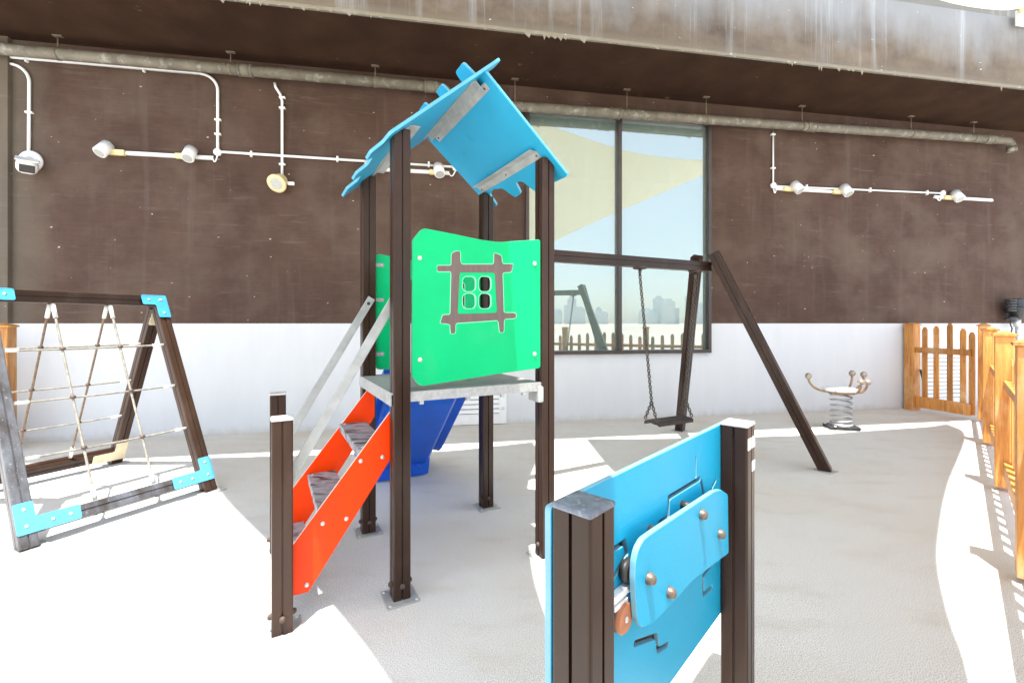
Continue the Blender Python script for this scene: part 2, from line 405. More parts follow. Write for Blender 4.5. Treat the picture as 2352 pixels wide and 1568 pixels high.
_bm = {}
def bolt(parent, pos, nrm, r=.013, mat=None, name='bolt', h=.6):
    key = (r, h, mat.name if mat else '')
    if key not in _bm:
        b = MB(); pr = [(r * 1.0, 0), (r * 1.0, r * .12), (r * .92, r * h * .55), (r * .65, r * h * .9), (r * .25, r * h)]
        b.lathe(pr, ORG, n=12); o0 = b.bm; me = bpy.data.meshes.new('bolt')
        bmesh.ops.translate(o0, vec=-ORG, verts=o0.verts); o0.to_mesh(me); o0.free(); me.materials.append(mat or m_bolt); _bm[key] = me
    o = bpy.data.objects.new(name, _bm[key]); COL.objects.link(o); o.parent = parent
    o.location = Vector(pos) - ORG; o.rotation_euler = Vector(nrm).to_track_quat('Z', 'Y').to_euler()
    return o

F = 1045.0                    # focal length and principal point of the 2352 px wide print used for measuring
def ray(u, v): return Vector(((u - 1176) / F, 1.0, (742 - v) / F))
def G(u, v, z=0.0):           # point on the ground (or at height z) seen at u, v
    r = ray(u, v); k = (z - H) / r.z; return Vector((0, 0, H)) + r * k
def onplane(u, v, o, e1, nrm):  # (along e1, height) on a vertical plane
    r = ray(u, v); o = Vector(o); o = Vector((o.x, o.y, 0)); n = Vector((*nrm, 0)) if len(nrm) == 2 else Vector(nrm)
    k = o.dot(n) / r.dot(n); p = Vector((0, 0, H)) + r * k
    d = p - o; return d.x * e1[0] + d.y * e1[1], p.z
def onwall(u, v, off=0.0):    # (along wall, height) on the wall pushed out by off
    k = (u - 1176) / F; Y = (7.27 - off / math.cos(WTH)) / (1 - .1755 * k); X = k * Y
    p = Vector((X, Y)) - Vector((W0.x, W0.y))
    return p.x * math.cos(WTH) + p.y * math.sin(WTH), H + (742 - v) * Y / F

# ------------------------------------------------------------------ ground
mb = MB(); mb.box((0, 0, -.30), (6000, 6000, .2)); o = mb.build('ground', m_sand); tag(o, kind='structure')
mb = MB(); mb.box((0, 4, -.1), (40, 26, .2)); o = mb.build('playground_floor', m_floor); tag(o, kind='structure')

# ------------------------------------------------------------------ building
SL, SR = -12.0, 17.0
s_w0, s_w1, z_w0, z_w1, s_mul = .215, 3.47, 1.09, 5.04, 1.81
AXW = Matrix(((1, 0, 0), (0, 0, -1), (0, 1, 0)))       # plane of the wall: x along, y up, normal to the playground
b = thing('building', 'long building with dark brown and white painted wall, deep soffit and stained fascia', 'building', (0, 0, 0), wall=True)
ORG = Vector((0, 0, 0))
s_c = onwall(29, 742)[0]
plate('wall', [[(s_c, -.05), (SR, -.05), (SR, 5.42), (s_c, 5.42)], [(s_w0, z_w0), (s_w0, z_w1), (s_w1, z_w1), (s_w1, z_w0)]], .24, AXW, (0, .12, 0), m_wall, b, bev=0)
mb = MB(); mb.box(((s_c + SL) / 2, .08, 2.7), (s_c - SL, .30, 5.44), bev=.006); mb.build('pilaster', m_wall, b)
FD = 1.30
mb = MB(); mb.box(((SL + SR) / 2, -(FD - 1.5) / 2 + .04, 6.015), (SR - SL, FD + 1.42, 1.21), bev=.012); mb.build('fascia', m_fascia, b)
mb = MB(); mb.box(((SL + SR) / 2, -(FD - .03) / 2 + .1, 5.402), (SR - SL, FD - .03 + .2, .016)); mb.build('soffit', m_soffit, b)
mb = MB(); mb.box(((SL + SR) / 2, .3, 7.8), (SR - SL, .6, 2.36)); mb.build('upper_wall', m_fascia, b)
UD = 3.20
mb = MB(); mb.box(((SL + SR) / 2, -UD / 2 + .3, 9.15), (SR - SL, UD + .6, .3), bev=.01); mb.build('shade_slab', m_slab, b)  # unseen slab added overhead to cast the shadow line in front of the wall
# ragged dirty edge along the bottom of the fascia: one jagged strip
mb = MB(); pts = []; x = -7.0
while x < 11.5:
    k = random.choice((0, .004, .008, .012, .02, .035, .05)) * random.random() * (1.6 if math.sin(x * 1.7) > 0 else .5)
    pts += [(x, 5.412 - .006 - k), (x + random.uniform(.006, .03), 5.412 - .005)]; x += random.uniform(.03, .09)
mb.prism(pts + [(x, 5.45), (-7.0, 5.45)], AXW, (0, -FD - .004, 0), .010)
mb.build('ragged_edge', m_fascia, b)
win = MB(); fw = .055
for (a0, a1, c0, c1) in ((s_w0, s_w0 + fw, z_w0 + .06, z_w1 - fw), (s_w1 - fw, s_w1, z_w0 + .06, z_w1 - fw), (s_w0, s_w1, z_w0, z_w0 + .06), (s_w0, s_w1, z_w1 - fw, z_w1)):
    win.box(((a0 + a1) / 2, -.005, (c0 + c1) / 2), (a1 - a0, .11, c1 - c0), bev=.004)
win.box((s_mul, -.003, (z_w0 + z_w1) / 2), (.062, .10, z_w1 - z_w0 - .12), bev=.004)
win = win.build('window', m_frame, b, 'tall two pane window with dark frame and mirror-like glass')
for a0, a1 in ((s_w0 + fw, s_mul - .031), (s_mul + .031, s_w1 - fw)):
    mb = MB(); mb.box(((a0 + a1) / 2, .035, (z_w0 + z_w1) / 2), (a1 - a0 + .01, .010, z_w1 - z_w0 - .1)); mb.build('pane', m_glass, win)
mb = MB()
mb.box(((s_w0 + s_w1) / 2, 4.0, 3.2), (8, .1, 4.6)); mb.box(((s_w0 + s_w1) / 2 - 4, 2.1, 3.2), (.1, 3.7, 4.6)); mb.box(((s_w0 + s_w1) / 2 + 4, 2.1, 3.2), (.1, 3.7, 4.6))
mb.box(((s_w0 + s_w1) / 2, 2.13, 5.33), (8, 3.76, .1)); mb.box(((s_w0 + s_w1) / 2, 2.13, .95), (8, 3.76, .1), mi=1); mb.build('room', [m_int, m_intf], b)
def vent(s0, s1, z0, z1, label):
    mb = MB(); n = int((z1 - z0 - .16) / .075)
    for a in ((s0 + .03), (s1 - .06)): mb.box((a, -.012, (z0 + z1) / 2), (.06 if a < s1 - .1 else .12, .024, z1 - z0), bev=.003)
    mb.box(((s0 + s1) / 2 - .03, -.0125, z0 + .08), (s1 - s0 - .18, .023, .16), bev=.003); mb.box(((s0 + s1) / 2 - .03, -.0125, z1 - .03), (s1 - s0 - .18, .023, .06), bev=.003)
    for i in range(n):
        mb.box(((s0 + s1) / 2 - .03, -.012, z0 + .2 + i * .075), (s1 - s0 - .17, .010, .060), Matrix.Rotation(R(-16), 3, 'X'), bev=.002, seg=1)
    v = mb.build('louvre_vent', m_plastic, b, label)
    mb = MB(); mb.box(((s0 + s1) / 2, -.002, (z0 + z1) / 2), (s1 - s0 - .02, .003, z1 - z0 - .02)); mb.build('gap_shade', m_gap, v)  # grey sheet behind the slats paints the dark of the gaps
    mb = MB(); mb.tube([(s1 - .06 + .022 * math.cos(t), -.03, (z0 + .24) + .022 * math.sin(t)) for t in (k * math.pi / 6 for k in range(12))], .004, 6, True)
    mb.build('latch', m_steel, v)
vent(-1.1, onwall(1163, 900)[0], .01, .72, 'white louvred vent low on the wall behind the tower')
vent(onwall(2118, 900)[0], onwall(2216, 900)[0], .02, 1.0, 'white louvred vent on the wall behind the picket gate')

# ------------------------------------------------------------------ drain pipe under the soffit
def pipe_run(name, label, a, bb, hangers, couplings, elbow):
    s0, z0 = a; s1, z1 = bb
    t = thing(name, label, 'pipe', (s0, -.2, z0), 'drain pipes under the soffit', wall=True)
    P = lambda s: Vector((s, -.2, z0 + (z1 - z0) * (s - s0) / (s1 - s0)))
    mb = MB(); mb.cyl(P(s0), P(s1), .074, n=24); mb.build('pipe', m_pipe, t)
    for s in hangers:
        p = P(s); mb = MB(); mb.cyl(p - Vector((.02, 0, 0)), p + Vector((.02, 0, 0)), .080, n=24)
        mb.cyl(p + Vector((0, 0, .07)), (s, -.2, 5.385), .008, n=8); mb.box((s, -.2, 5.388), (.11, .05, .012)); mb.build('hanger', m_hang, t)
    for s in couplings:
        p = P(s); mb = MB(); mb.cyl(p - Vector((.09, 0, 0)), p + Vector((.09, 0, 0)), .083, n=24, bev=.006)
        mb.cyl(p - Vector((.095, 0, 0)), p - Vector((.06, 0, 0)), .089, n=24, bev=.006); mb.cyl(p + Vector((.095, 0, 0)), p + Vector((.06, 0, 0)), .089, n=24, bev=.006)
        mb.build('coupling', m_pipe, t)
    if elbow:
        mb = MB(); q = P(s1 if elbow > 0 else s0); sg = elbow
        pts = [q + Vector((sg * .14 * math.sin(k * math.pi / 12), 0, -.14 + .14 * math.cos(k * math.pi / 12))) for k in range(7)] 
        mb.tube(pts, .068, 16); mb.cyl(pts[-1] + Vector((0, 0, .03)), pts[-1] + Vector((0, 0, -.07)), .080, n=20, bev=.006); mb.build('elbow', m_pipe, t)
sl0, sl1 = onwall(-700, 60, .2)[0], onwall(1012, 203, .2)[0]
pipe_run('drain_pipe', 'thick grey drain pipe under the soffit left of the tower roof', (sl0, 5.15), (sl1, 5.155),
         [onwall(u, 150, .2)[0] for u in (133, 530, 862)], [onwall(565, 160, .2)[0], onwall(990, 200, .2)[0]], 1)
sr0, sr1 = onwall(1010, 236, .2)[0], onwall(2310, 322, .2)[0]
pipe_run('drain_pipe', 'grimy drain pipe under the soffit running over the window to the right', (sr0, 4.95), (sr1, 5.10),
         [onwall(u, 250, .2)[0] for u in (1183, 1440, 1622, 1842, 2092, 2236)], [onwall(1412, 258, .2)[0], onwall(1862, 292, .2)[0], onwall(2270, 320, .2)[0]], 1)

# ------------------------------------------------------------------ conduits, lamps and camera on the wall
def arcpts(c, r, a0, a1, n=8): return [(c[0] + r * math.cos(R(a0 + (a1 - a0) * k / n)), c[1] + r * math.sin(R(a0 + (a1 - a0) * k / n))) for k in range(n + 1)]
def conduit(label, pts, clips, boxes=(), r=.019):
    """pts: (along wall, height)"""
    s0, z0 = pts[-1]
    t = thing('conduit', label, 'conduit', (s0, -.025, z0), 'white conduits on the brown wall', wall=True)
    mb = MB(); mb.tube([(s, -.026, z) for s, z in pts], r, 10); mb.build('tube', m_plastic, t)
    for s, z, vert in clips:
        mb = MB(); mb.box((s, -.02, z), (.085, .044, .028) if vert else (.028, .044, .085), bev=.006); mb.build('clip', m_plastic, t)
    for s, z in boxes:
        mb = MB(); mb.cyl((s, 0, z), (s, -.052, z), .052, n=20, bev=.006); mb.cyl((s, -.052, z), (s, -.057, z), .03, n=16); mb.build('junction_box', m_plastic, t)
    return t
zt = 5.12
sa, za = onwall(500, 350, .03)
s_l2 = onwall(1046, 384, .03)[0]
s_l, _ = onwall(0, 130, .03)
top = [(s_l - 2, zt + .03)] + [(sa - .22, zt + .02)] + arcpts((sa - .22, zt - .20), .22, 90, 0)
conduit('white conduit bending down from the drain pipe to a round junction box', top + [(sa, za)],
        [(onwall(u, 150, .03)[0], zt + .02, False) for u in (60, 330)] + [(sa, onwall(500, v, .03)[1], True) for v in (275, 308)], [(sa, za)])
conduit('white horizontal conduit running from the junction box behind the tower posts', [(sa + .05, za + .01), (onwall(640, 357, .03)[0], 4.045), (s_l2 - .05, 4.03)],
        [(onwall(u, 357, .03)[0], 4.045, False) for u in (577, 775, 930, 985)], [(s_l2, 4.02)])
sc_, zc_ = onwall(66, 358, .03)
conduit('white conduit dropping to the security camera at the left wall edge', [(s_l - 2, 5.06), (sc_ - .22, 5.055)] + arcpts((sc_ - .22, 4.83), .225, 90, 0) + [(sc_, zc_)],
        [(sc_, onwall(66, 258, .03)[1], True)])
sw_, zw_ = onwall(648, 402, .03)
conduit('white conduit dropping from the drain pipe to the round flood lamp', [(sw_ - .10, 5.10), (sw_ - .09, 5.04), (sw_ - .02, 4.93), (sw_, 4.84), (sw_, zw_)],
        [(sw_, onwall(648, v, .055)[1], True) for v in (222, 246, 376)])
sr_, zr_ = onwall(1776, 426, .03); se_, ze_ = onwall(2165, 444, .03)
conduit('thin white conduit dropping from the drain pipe right of the window', [(sr_, 4.98), (sr_, zr_)], [(sr_, onwall(1776, v, .03)[1], True) for v in (309, 386)], [(sr_, zr_)], r=.014)
conduit('white horizontal conduit above the spotlights right of the window', [(sr_ + .05, zr_ - .01), (se_ - .05, ze_)], [(onwall(u, 436, .03)[0], zr_ + (ze_ - zr_) * q, False) for u, q in ((1853, .2), (1999, .55), (2130, .9))], [(se_, ze_)], r=.016)

def track(label, u0, u1, vz, heads, jb):
    """rail with spotlights: heads = (u, swing to the side)"""
    s0, z = onwall(u0, vz, .06); s1, _ = onwall(u1, vz, .06); z = onwall((u0 + u1) / 2, vz, .06)[1]
    t = thing('track_light', label, 'spotlight', (s0, -.03, z), 'track spotlights on the brown wall', wall=True)
    mb = MB(); mb.box(((s0 + s1) / 2, -.022, z), (s1 - s0, .044, .036), bev=.005); mb.box(((s0 + s1) / 2, -.022, z + .030), (s1 - s0, .018, .014), bev=.003)
    mb.build('rail', m_plastic, t)
    if jb:
        c, d = jb; L = []
        for k in range(9):
            q = k / 8; L.append((c[0] + (d[0] - c[0]) * q, -.03, c[1] + (d[1] - c[1]) * q - .07 * math.sin(math.pi * q)))
        mb = MB(); mb.tube(L, .010, 8); mb.build('cable', m_plastic, t)
    for u, sw, dy, side in heads:
        s, _ = onwall(u, vz, .1); x = s - side * .11
        mb = MB(); mb.box((x, -.05, z), (.20, .06, .075), bev=.010); bs = mb.build('lamp_base', m_cream, t)
        d = Vector((sw, dy, -.52)).normalized(); c = Vector((s, -.11, z + .03))
        mb = MB(); mb.cyl(c - d * .085, c + d * .115, .078, .082, n=28, bev=.010)
        mb.cyl((x + side * .06, -.08, z), c, .02, n=10); hd = mb.build('lamp_head', m_plastic, t)
        mb = MB(); mb.cyl(c + d * .108, c + d * .119, .060, n=20); mb.build('lens', m_lens, hd)
za_r = onwall(480, 362, .06)[1]
track('white two lamp spotlight rail left of the hanging round flood lamp', 255, 488, 356, [(242, -.15, -.38, -1), (437, .0, -.36, 1)], ((onwall(486, 362, .06)[0], za_r), (sa, za - .04)))
track('white spotlight rail partly hidden behind the tower roof and posts', 838, 1032, 392, [(850, -.1, -.4, -1), (1008, .08, -.35, .4)], ((onwall(1030, 392, .06)[0], 3.94), (s_l2, 3.97)))
track('white two lamp spotlight rail just right of the window', 1783, 1932, 437, [(1828, .15, -.38, 1), (1941, .05, -.36, 1)], ((onwall(1785, 436, .06)[0], onwall(1785, 436, .06)[1]), (sr_, zr_ - .04)))
track('white single lamp spotlight rail farthest right on the wall', 2150, 2284, 456, [(2196, -.05, -.38, 1)], ((onwall(2155, 454, .06)[0], onwall(2155, 454, .06)[1]), (se_, ze_ - .04)))

t = thing('security_camera', 'white security camera with black window at the left wall edge', 'camera', (sc_, 0, zc_ - .12), wall=True)
cx, cz = onwall(62, 378, .1)
mx, mz = onwall(71, 371, .03)
mb = MB(); mb.cyl((mx, .0, mz), (mx, -.06, mz), .14, n=28, bev=.012); mb.build('mount', m_plastic, t)
cx, cz = onwall(61, 381, .16)
axc = Matrix.Rotation(R(36), 3, 'Z') @ Matrix.Rotation(R(24), 3, 'X')
mb = MB(); mb.box((cx, -.15, cz), (.21, .22, .19), axc, bev=.075, seg=5); mb.box(Vector((cx, -.15, cz)) + axc @ Vector((0, -.01, .088)), (.22, .24, .014), axc, bev=.006)
mb.cyl((mx, -.03, mz), (cx, -.13, cz), .07, n=16); mb.build('body', m_plastic, t)
mb = MB(); pc = Vector((cx, -.15, cz)) + axc @ Vector((0, -.108, -.015)); mb.box(pc, (.145, .02, .10), axc, bev=.009); mb.build('lens', m_dark, t)
cx, cz = onwall(642, 418, .12)
t = thing('flood_lamp', 'round yellowed flood lamp hanging below its own conduit', 'lamp', (cx, 0, cz), wall=True)
d = Vector((-.14, -.55, -.46)).normalized(); c = Vector((cx, -.12, cz + .01))
mb = MB(); mb.lathe([(.05, -.10), (.085, -.07), (.105, 0), (.115, .06), (.135, .075), (.135, .095), (.11, .10)], c, d, 28); mb.cyl(c, (cx + .03, 0, cz + .06), .035, n=12)
mb.build('housing', m_cream, t)
mb = MB(); mb.cyl(c + d * .092, c + d * .104, .085, n=24); mb.build('lens', m_lens, t)
mb = MB(); mb.box((cx + .15, -.10, cz - .01), (.09, .03, .05), bev=.006); mb.cyl((cx + .08, -.1, cz), (cx + .16, -.1, cz - .01), .012, n=8); mb.build('bracket', m_plastic, t)
cx, cz = onwall(2331, 712, .15)
t = thing('irrigation_valve', 'dark grey ribbed irrigation valve on the wall above the fence corner', 'valve', (cx, 0, cz - .4), wall=True)
mb = MB(); mb.lathe([(.09, -.17), (.11, -.16), (.11, .0), (.15, .01), (.15, .04), (.10, .05), (.10, .19), (.08, .22), (.03, .23)], (cx + .04, -.16, cz), n=20)
for k in range(5): mb.lathe([(.05, -.022), (.085, -.018), (.085, .018), (.05, .022)], (cx - .12, -.16, cz - .01 + k * .05), n=16)
mb.lathe([(.05, -.03), (.09, -.02), (.09, .03), (.04, .05)], (cx - .11, -.16, cz - .17), n=14); mb.cyl((cx - .14, -.16, cz + .02), (cx + .2, -.16, cz + .02), .03, n=10)
mb.cyl((cx + .04, 0, cz), (cx + .04, -.16, cz), .05, n=12); mb.build('casing', m_valve, t)
mb = MB(); mb.cyl((cx + .03, -.16, cz - .17), (cx + .03, -.16, cz - .33), .06, .05, n=14); mb.cyl((cx + .03, -.16, cz - .33), (cx + .03, -.16, .02), .025, n=10); mb.build('pipe', m_steel, t)
mb = MB(); mb.tube([(cx - .13, -.16, cz - .2), (cx - .13, -.16, cz - .27), (cx - .07, -.15, cz - .36), (cx - .07, -.1, cz - .6), (cx - .07, -.1, .02)], .012, 8); mb.build('hose', m_valve, t)
mb = MB(); mb.box((cx + .02, -.16, cz + .018), (.36, .03, .022), bev=.004); mb.build('handle', m_plastic, t)

# ------------------------------------------------------------------ play tower
P1 = Vector((-.654, 2.66, 0)); e1 = Vector((.8795, .4759, 0)); e2 = Vector((-.4759, .8795, 0)); UP = Vector((0, 0, 1))
def T(a, bb, z=0): return P1 + e1 * a + e2 * bb + UP * z
tower = thing('play_tower', 'wooden-look play tower with blue roof, green panel, red ladder and blue slide', 'play tower', T(.5, .475))
def foot(parent, c, ax1, ax2, bolts=True):
    ax = axes(ax1, ax2)
    mb = MB(); mb.box(c + UP * .005, (.19, .19, .009), ax, bev=.003); fp = mb.build('base_plate', m_steelw, parent)
    for i, j in ((1, 1), (1, -1), (-1, 1), (-1, -1)): bolt(fp, c + ax1 * .075 * i + ax2 * .075 * j + UP * .009, UP, .011)
    return fp
def post(parent, c, z0, z1, ax1, ax2, mat=None, cap=None, w=.10, bolts=True, name='post'):
    p = beam(name, c + UP * z0, c + UP * z1, w, mat or m_post, parent, ax1)
    if cap:
        mb = MB(); mb.box(c + UP * (z1 + .006), (w + .006, w + .006, .014), axes(ax1, ax2), bev=.006); mb.build('cap', cap, p)
    if z0 < .05:
        foot(p, c, ax1, ax2)
        if bolts:
            for n in (-1 * ax1, -1 * ax2, ax1): bolt(p, c + n * (w / 2) + UP * .09, n, .016, m_rust, 'coach_bolt', 1.2)
    return p
PH = 2.72
for a, bb in ((0, 0), (1, 0), (0, .95), (1, .95)): post(tower, T(a, bb), .01, PH, e1, e2)
# platform
mb = MB()
mb.prism([(-.06, -.035), (.955, -.035), (.955, .97), (-.06, .97)], axes(e1, e2), T(0, 0, 1.188), .012)
mb.box(T(.45, -.032, 1.165), (1.0, .006, .046), axes(e1, e2)); mb.box(T(-.058, .47, 1.155), (.006, .99, .066), axes(e1, e2)); mb.box(T(.45, .966, 1.165), (1.0, .006, .046), axes(e1, e2))
pf = mb.build('platform', m_plate, tower)
for a in (.12, .42, .66, .82):
    mb = MB(); mb.box(T(a, -.02, 1.135), (.025, .03, .03), axes(e1, e2), bev=.004); mb.build('edge_clip', m_steelw, pf)
mb = MB(); mb.box(T(.945, .02, 1.12), (.05, .14, .11), axes(e1, e2), bev=.008); mb.build('corner_bracket', m_steelw, tower)
# green front panel
axp = axes(e1, UP); opan = T(0, -.03)
def fp(u, v): return onplane(u, v, opan, e1, e2)
def cr(cx, cy): return fp(901.6 + cx * .27, 501.8 + cy * .27)
outer = [cr(*q) for q in ((165, 185), (250, 82), (500, 130), (750, 183), (900, 203), (1252, 180), (1253, 1270), (900, 1318), (230, 1426), (160, 1335))]
def rr(x0, y0, x1, y1, r):
    return rounded([cr(x0, y0), cr(x1, y0), cr(x1, y1), cr(x0, y1)], r, 6)
holes = [rr(x0, y0, x1, y1, .034) for x0, x1 in ((592, 702), (729, 833)) for y0, y1 in ((495, 620), (639, 765))]
gp = plate('front_panel', [rounded(outer, [.01, .03, .1, .1, .03, .02, .02, .1, .03, .02], 4)] + holes, .018, axp, opan, m_green, tower, label='green panel with brown window-shaped inlay')
ino = [cr(*q) for q in ((375, 402), (495, 402), (497, 300), (530, 282), (570, 280), (572, 370), (585, 393), (850, 392), (858, 370), (858, 298), (880, 300), (920, 320), (925, 372), (935, 390), (1020, 388), (1004, 457), (935, 460), (930, 480), (940, 800), (960, 803), (1040, 803), (1048, 830), (1035, 848), (950, 853), (942, 870), (940, 966), (905, 968), (895, 880), (885, 865), (540, 888), (530, 905), (530, 975), (490, 980), (485, 905), (470, 895), (400, 890), (422, 820), (480, 818), (487, 805), (495, 470), (490, 452), (375, 452))]
ini = [cr(*q) for q in ((570, 460), (855, 462), (866, 476), (884, 790), (870, 803), (560, 812), (548, 800), (565, 475))]
def grow(pl, k):
    c = Vector((sum(p[0] for p in pl) / len(pl), sum(p[1] for p in pl) / len(pl))); N = len(pl); out = []
    for i in range(N):
        p = Vector(pl[i]); d = (Vector(pl[(i + 1) % N]) - Vector(pl[i - 1])).normalized(); out.append(tuple(p + Vector((d.y, -d.x)) * k))
    return out
ar = sum(ino[i - 1][0] * ino[i][1] - ino[i][0] * ino[i - 1][1] for i in range(len(ino)))
sg = 1 if ar > 0 else -1
plate('inlay_rim', [rounded(grow(ino, sg * .0045), .01, 3), rounded(grow(ini, -sg * -.0045 * (1 if sum(ini[i - 1][0] * ini[i][1] - ini[i][0] * ini[i - 1][1] for i in range(len(ini))) * sg > 0 else -1)), .01, 3)], .002, axp, opan - e2 * .0095, m_green[1], gp, bev=.0004)
plate('inlay', [rounded(ino, .01, 3), rounded(ini, .01, 3)], .003, axp, opan - e2 * .0102, m_inlay, gp, bev=.0004)
for q in holes:
    c = (sum(p[0] for p in q) / len(q), sum(p[1] for p in q) / len(q))
    big = [((p[0] - c[0]) * 1.09 + c[0], (p[1] - c[1]) * 1.08 + c[1]) for p in q]
    plate('hole_rim', [big, q], .002, axp, opan - e2 * .0095, m_green[1], gp, bev=.0003)
for q in ((227, 337), (230, 1198), (1203, 385), (1203, 1152)):
    x, z = cr(*q); bolt(gp, opan + e1 * x + UP * z - e2 * .009, -e2, .015)
# green slide gate at the back with its opening
axb = axes(e1, UP); oback = T(0, .95)
bo = rounded([(.055, 1.24), (.055, 2.14), (.5, 2.08), (.945, 2.14), (.945, 1.24), (.80, 1.24), (.80, 1.95), (.20, 1.95), (.20, 1.24)], .04, 4)
bp_ = plate('slide_gate', [bo], .018, axb, oback, m_green, tower)
for z in (1.36, 1.78, 2.05):
    mb = MB(); mb.box(oback + e1 * .085 - e2 * .012 + UP * z, (.07, .005, .03), axes(e1, e2), bev=.002); br = mb.build('hinge_plate', m_steelw, bp_)
    bolt(br, oback + e1 * .10 - e2 * .015 + UP * z, -e2, .009)
# roof
PHI = R(41.2); cw, sw = math.cos(PHI), math.sin(PHI); RZ = 3.165
def tabs(edge, side):
    """ridge edge: pieces of the two boards interlock and stand past each other"""
    pts = []
    for b0, b1, w in edge: pts += [(w, b0), (w, b1)]
    return pts
right_o = tabs([(-.10, .00, 0), (.02, .15, -.125), (.17, .34, 0), (.36, .48, -.15), (.50, .68, 0), (.70, .84, -.17), (.86, 1.05, 0)], 1)
right_o += [(.80, 1.05), (.80, .93), (.68, .89), (.66, .80), (.69, .67), (.81, .61), (.80, .50), (.70, .46), (.72, .38), (.84, .33), (.84, -.10)]
left_o = tabs([(-.12, -.02, -.13), (.00, .17, 0), (.19, .32, -.10), (.34, .50, 0), (.52, .66, -.07), (.68, .86, 0), (.88, 1.05, -.10)], -1)
left_o += [(.90, 1.05), (.90, .80), (.82, .76), (.82, .62), (.90, .58), (.90, .42), (.82, .38), (.82, .22), (.88, .18), (.88, .04), (.80, .0), (.78, -.12)]
for nm, o_, sgn in (('roof_board', right_o, 1), ('roof_board', left_o, -1)):
    xd = e1 * (cw * sgn) - UP * sw
    ax = Matrix((xd, e2, xd.cross(e2))).transposed()
    plate(nm, [rounded(o_, .022, 4)], .02, ax, T(.5, 0, RZ), m_blue, tower, bev=.004)
def angle(p0, p1, n1, n2, w, parent, holes=()):
    """folded metal angle from p0 to p1, flanges along n1 and n2"""
    mb = MB(); L = (p1 - p0).length; z = (p1 - p0).normalized(); c = (p0 + p1) / 2
    for n, m in ((n1, n2), (n2, n1)):
        x = n.normalized(); ax = axes(x, z); mb.box(c + x * w / 2, (w, L, .004), ax, bev=.0015, seg=1)
    a = mb.build('roof_bracket', m_steelw, parent)
    for q in holes: bolt(a, p0 + (p1 - p0) * q + n1.normalized() * w * .5 + n2.normalized() * .002, n2, .009, m_rust)
xr = e1 * cw - UP * sw; nr = e1 * sw + UP * cw           # down the right slope, and its outward normal
angle(T(.5, -.03, RZ) + xr * .05 - nr * .012, T(.5, .93, RZ) + xr * .05 - nr * .012, xr, -nr, .05, tower, (.04, .96))
xl = -e1 * cw - UP * sw; nl = -e1 * sw + UP * cw
angle(T(.5, -.03, RZ) + xl * .05 - nl * .012, T(.5, .93, RZ) + xl * .05 - nl * .012, xl, -nl, .05, tower)
qd = T(.5, 0, RZ) + xr * (.44 / cw)
angle(qd - nr * .012 - e2 * .0, qd - nr * .012 + e2 * .96, xr, -e1, .055, tower, (.03, .5, .97))
qd = T(.5, 0, RZ) + xl * (.44 / cw)
angle(qd - nl * .012, qd - nl * .012 + e2 * .96, xl, e1, .055, tower)
# ladder: two red stringers, three treads, two hand bars, two short posts
SO0, SO1 = .07, .86
strp = [(.03, 1.17), (.03, .90), (-.485, .135), (-.60, .135), (-.60, .36)]
for bb, nm in ((SO0, 'near'), (SO1, 'far')):
    st_ = plate('stringer', [rounded(strp, .006, 2)], .018, axes(e1, UP), T(0, bb), m_red, tower)
    if nm == 'near':
        for x, z in ((-.10, .90), (-.235, .715), (-.16, .62), (-.39, .46), (-.31, .415), (-.495, .215), (-.05, .985)): pass
        for u, v in ((828, 1057), (878, 1048), (741, 1200), (795, 1189), (704, 1340)):
            x, z = onplane(u, v, T(0, bb), e1, e2); bolt(st_, T(x, bb, z) - e2 * .009, -e2, .013)
for x0, x1, z in ((-.035, -.22, .86), (-.245, -.432, .53), (-.455, -.64, .205)):
    mb = MB(); L = SO1 - SO0 - .02; mb.box(T((x0 + x1) / 2, (SO0 + SO1) / 2, z), (abs(x1 - x0), L, .022), axes(e1, e2), bev=.004)
    mb.box(T(x1 + .004, (SO0 + SO1) / 2, z - .02), (.006, L, .045), axes(e1, e2), bev=.002)
    td = mb.build('tread', m_tread, tower)
    for bb in (SO0 + .05, SO1 - .05): bolt(td, T(x1 + .03, bb, z + .011), UP, .010)
for bb, zt_, zb_ in ((.072, 1.77, .70), (.95 - .066, 1.765, .70)):
    q0, q1 = T(.0, bb, zt_), T(-.615, bb, zb_); z = (q1 - q0).normalized()
    mb = MB(); mb.box((q0 + q1) / 2, (.012, .055, (q1 - q0).length + .06), Matrix((e2, z.cross(e2), z)).transposed(), bev=.003); hb = mb.build('hand_bar', m_steelw, tower)
    bolt(hb, q0 + z * .02 - e2 * .006, -e2, .012, m_dark)
for bb in (0, .95): post(tower, T(-.616, bb), .01, 1.10, e1, e2, cap=m_capl, name='ladder_post')
# slide
mb = MB(); prof = [(-.40, .12), (-.40, .16), (-.31, .175), (-.27, .15), (-.25, .02), (-.22, 0), (.22, 0), (.25, .02), (.27, .15), (.31, .175), (.45, .14), (.45, .10), (.32, .145), (.295, .12), (.275, -.005), (.24, -.025), (-.24, -.025), (-.275, -.005), (-.295, .12), (-.32, .145)]
path = [(.99, 1.17), (1.10, 1.13), (1.22, .98), (2.15, .34), (2.32, .24), (2.50, .20), (2.62, .20)]
path = [(.985, 1.09), (1.08, 1.04), (1.20, .90), (1.98, .17), (2.10, .10), (2.30, .07), (2.45, .07)]
bmS = bmesh.new(); rings = []
for i, (bb, z) in enumerate(path):
    A = Vector(path[max(i - 1, 0)]); B = Vector(path[min(i + 1, len(path) - 1)]); d = (B - A).normalized(); n = Vector((-d.y, d.x))
    if n.y < 0: n = -n
    rings.append([bmS.verts.new(T(.54 + x, bb + n.x * y, z + n.y * y)) for x, y in prof])
for A, B in zip(rings, rings[1:]):
    for k in range(len(prof)): bmS.faces.new((A[k], A[(k + 1) % len(prof)], B[(k + 1) % len(prof)], B[k])).smooth = False
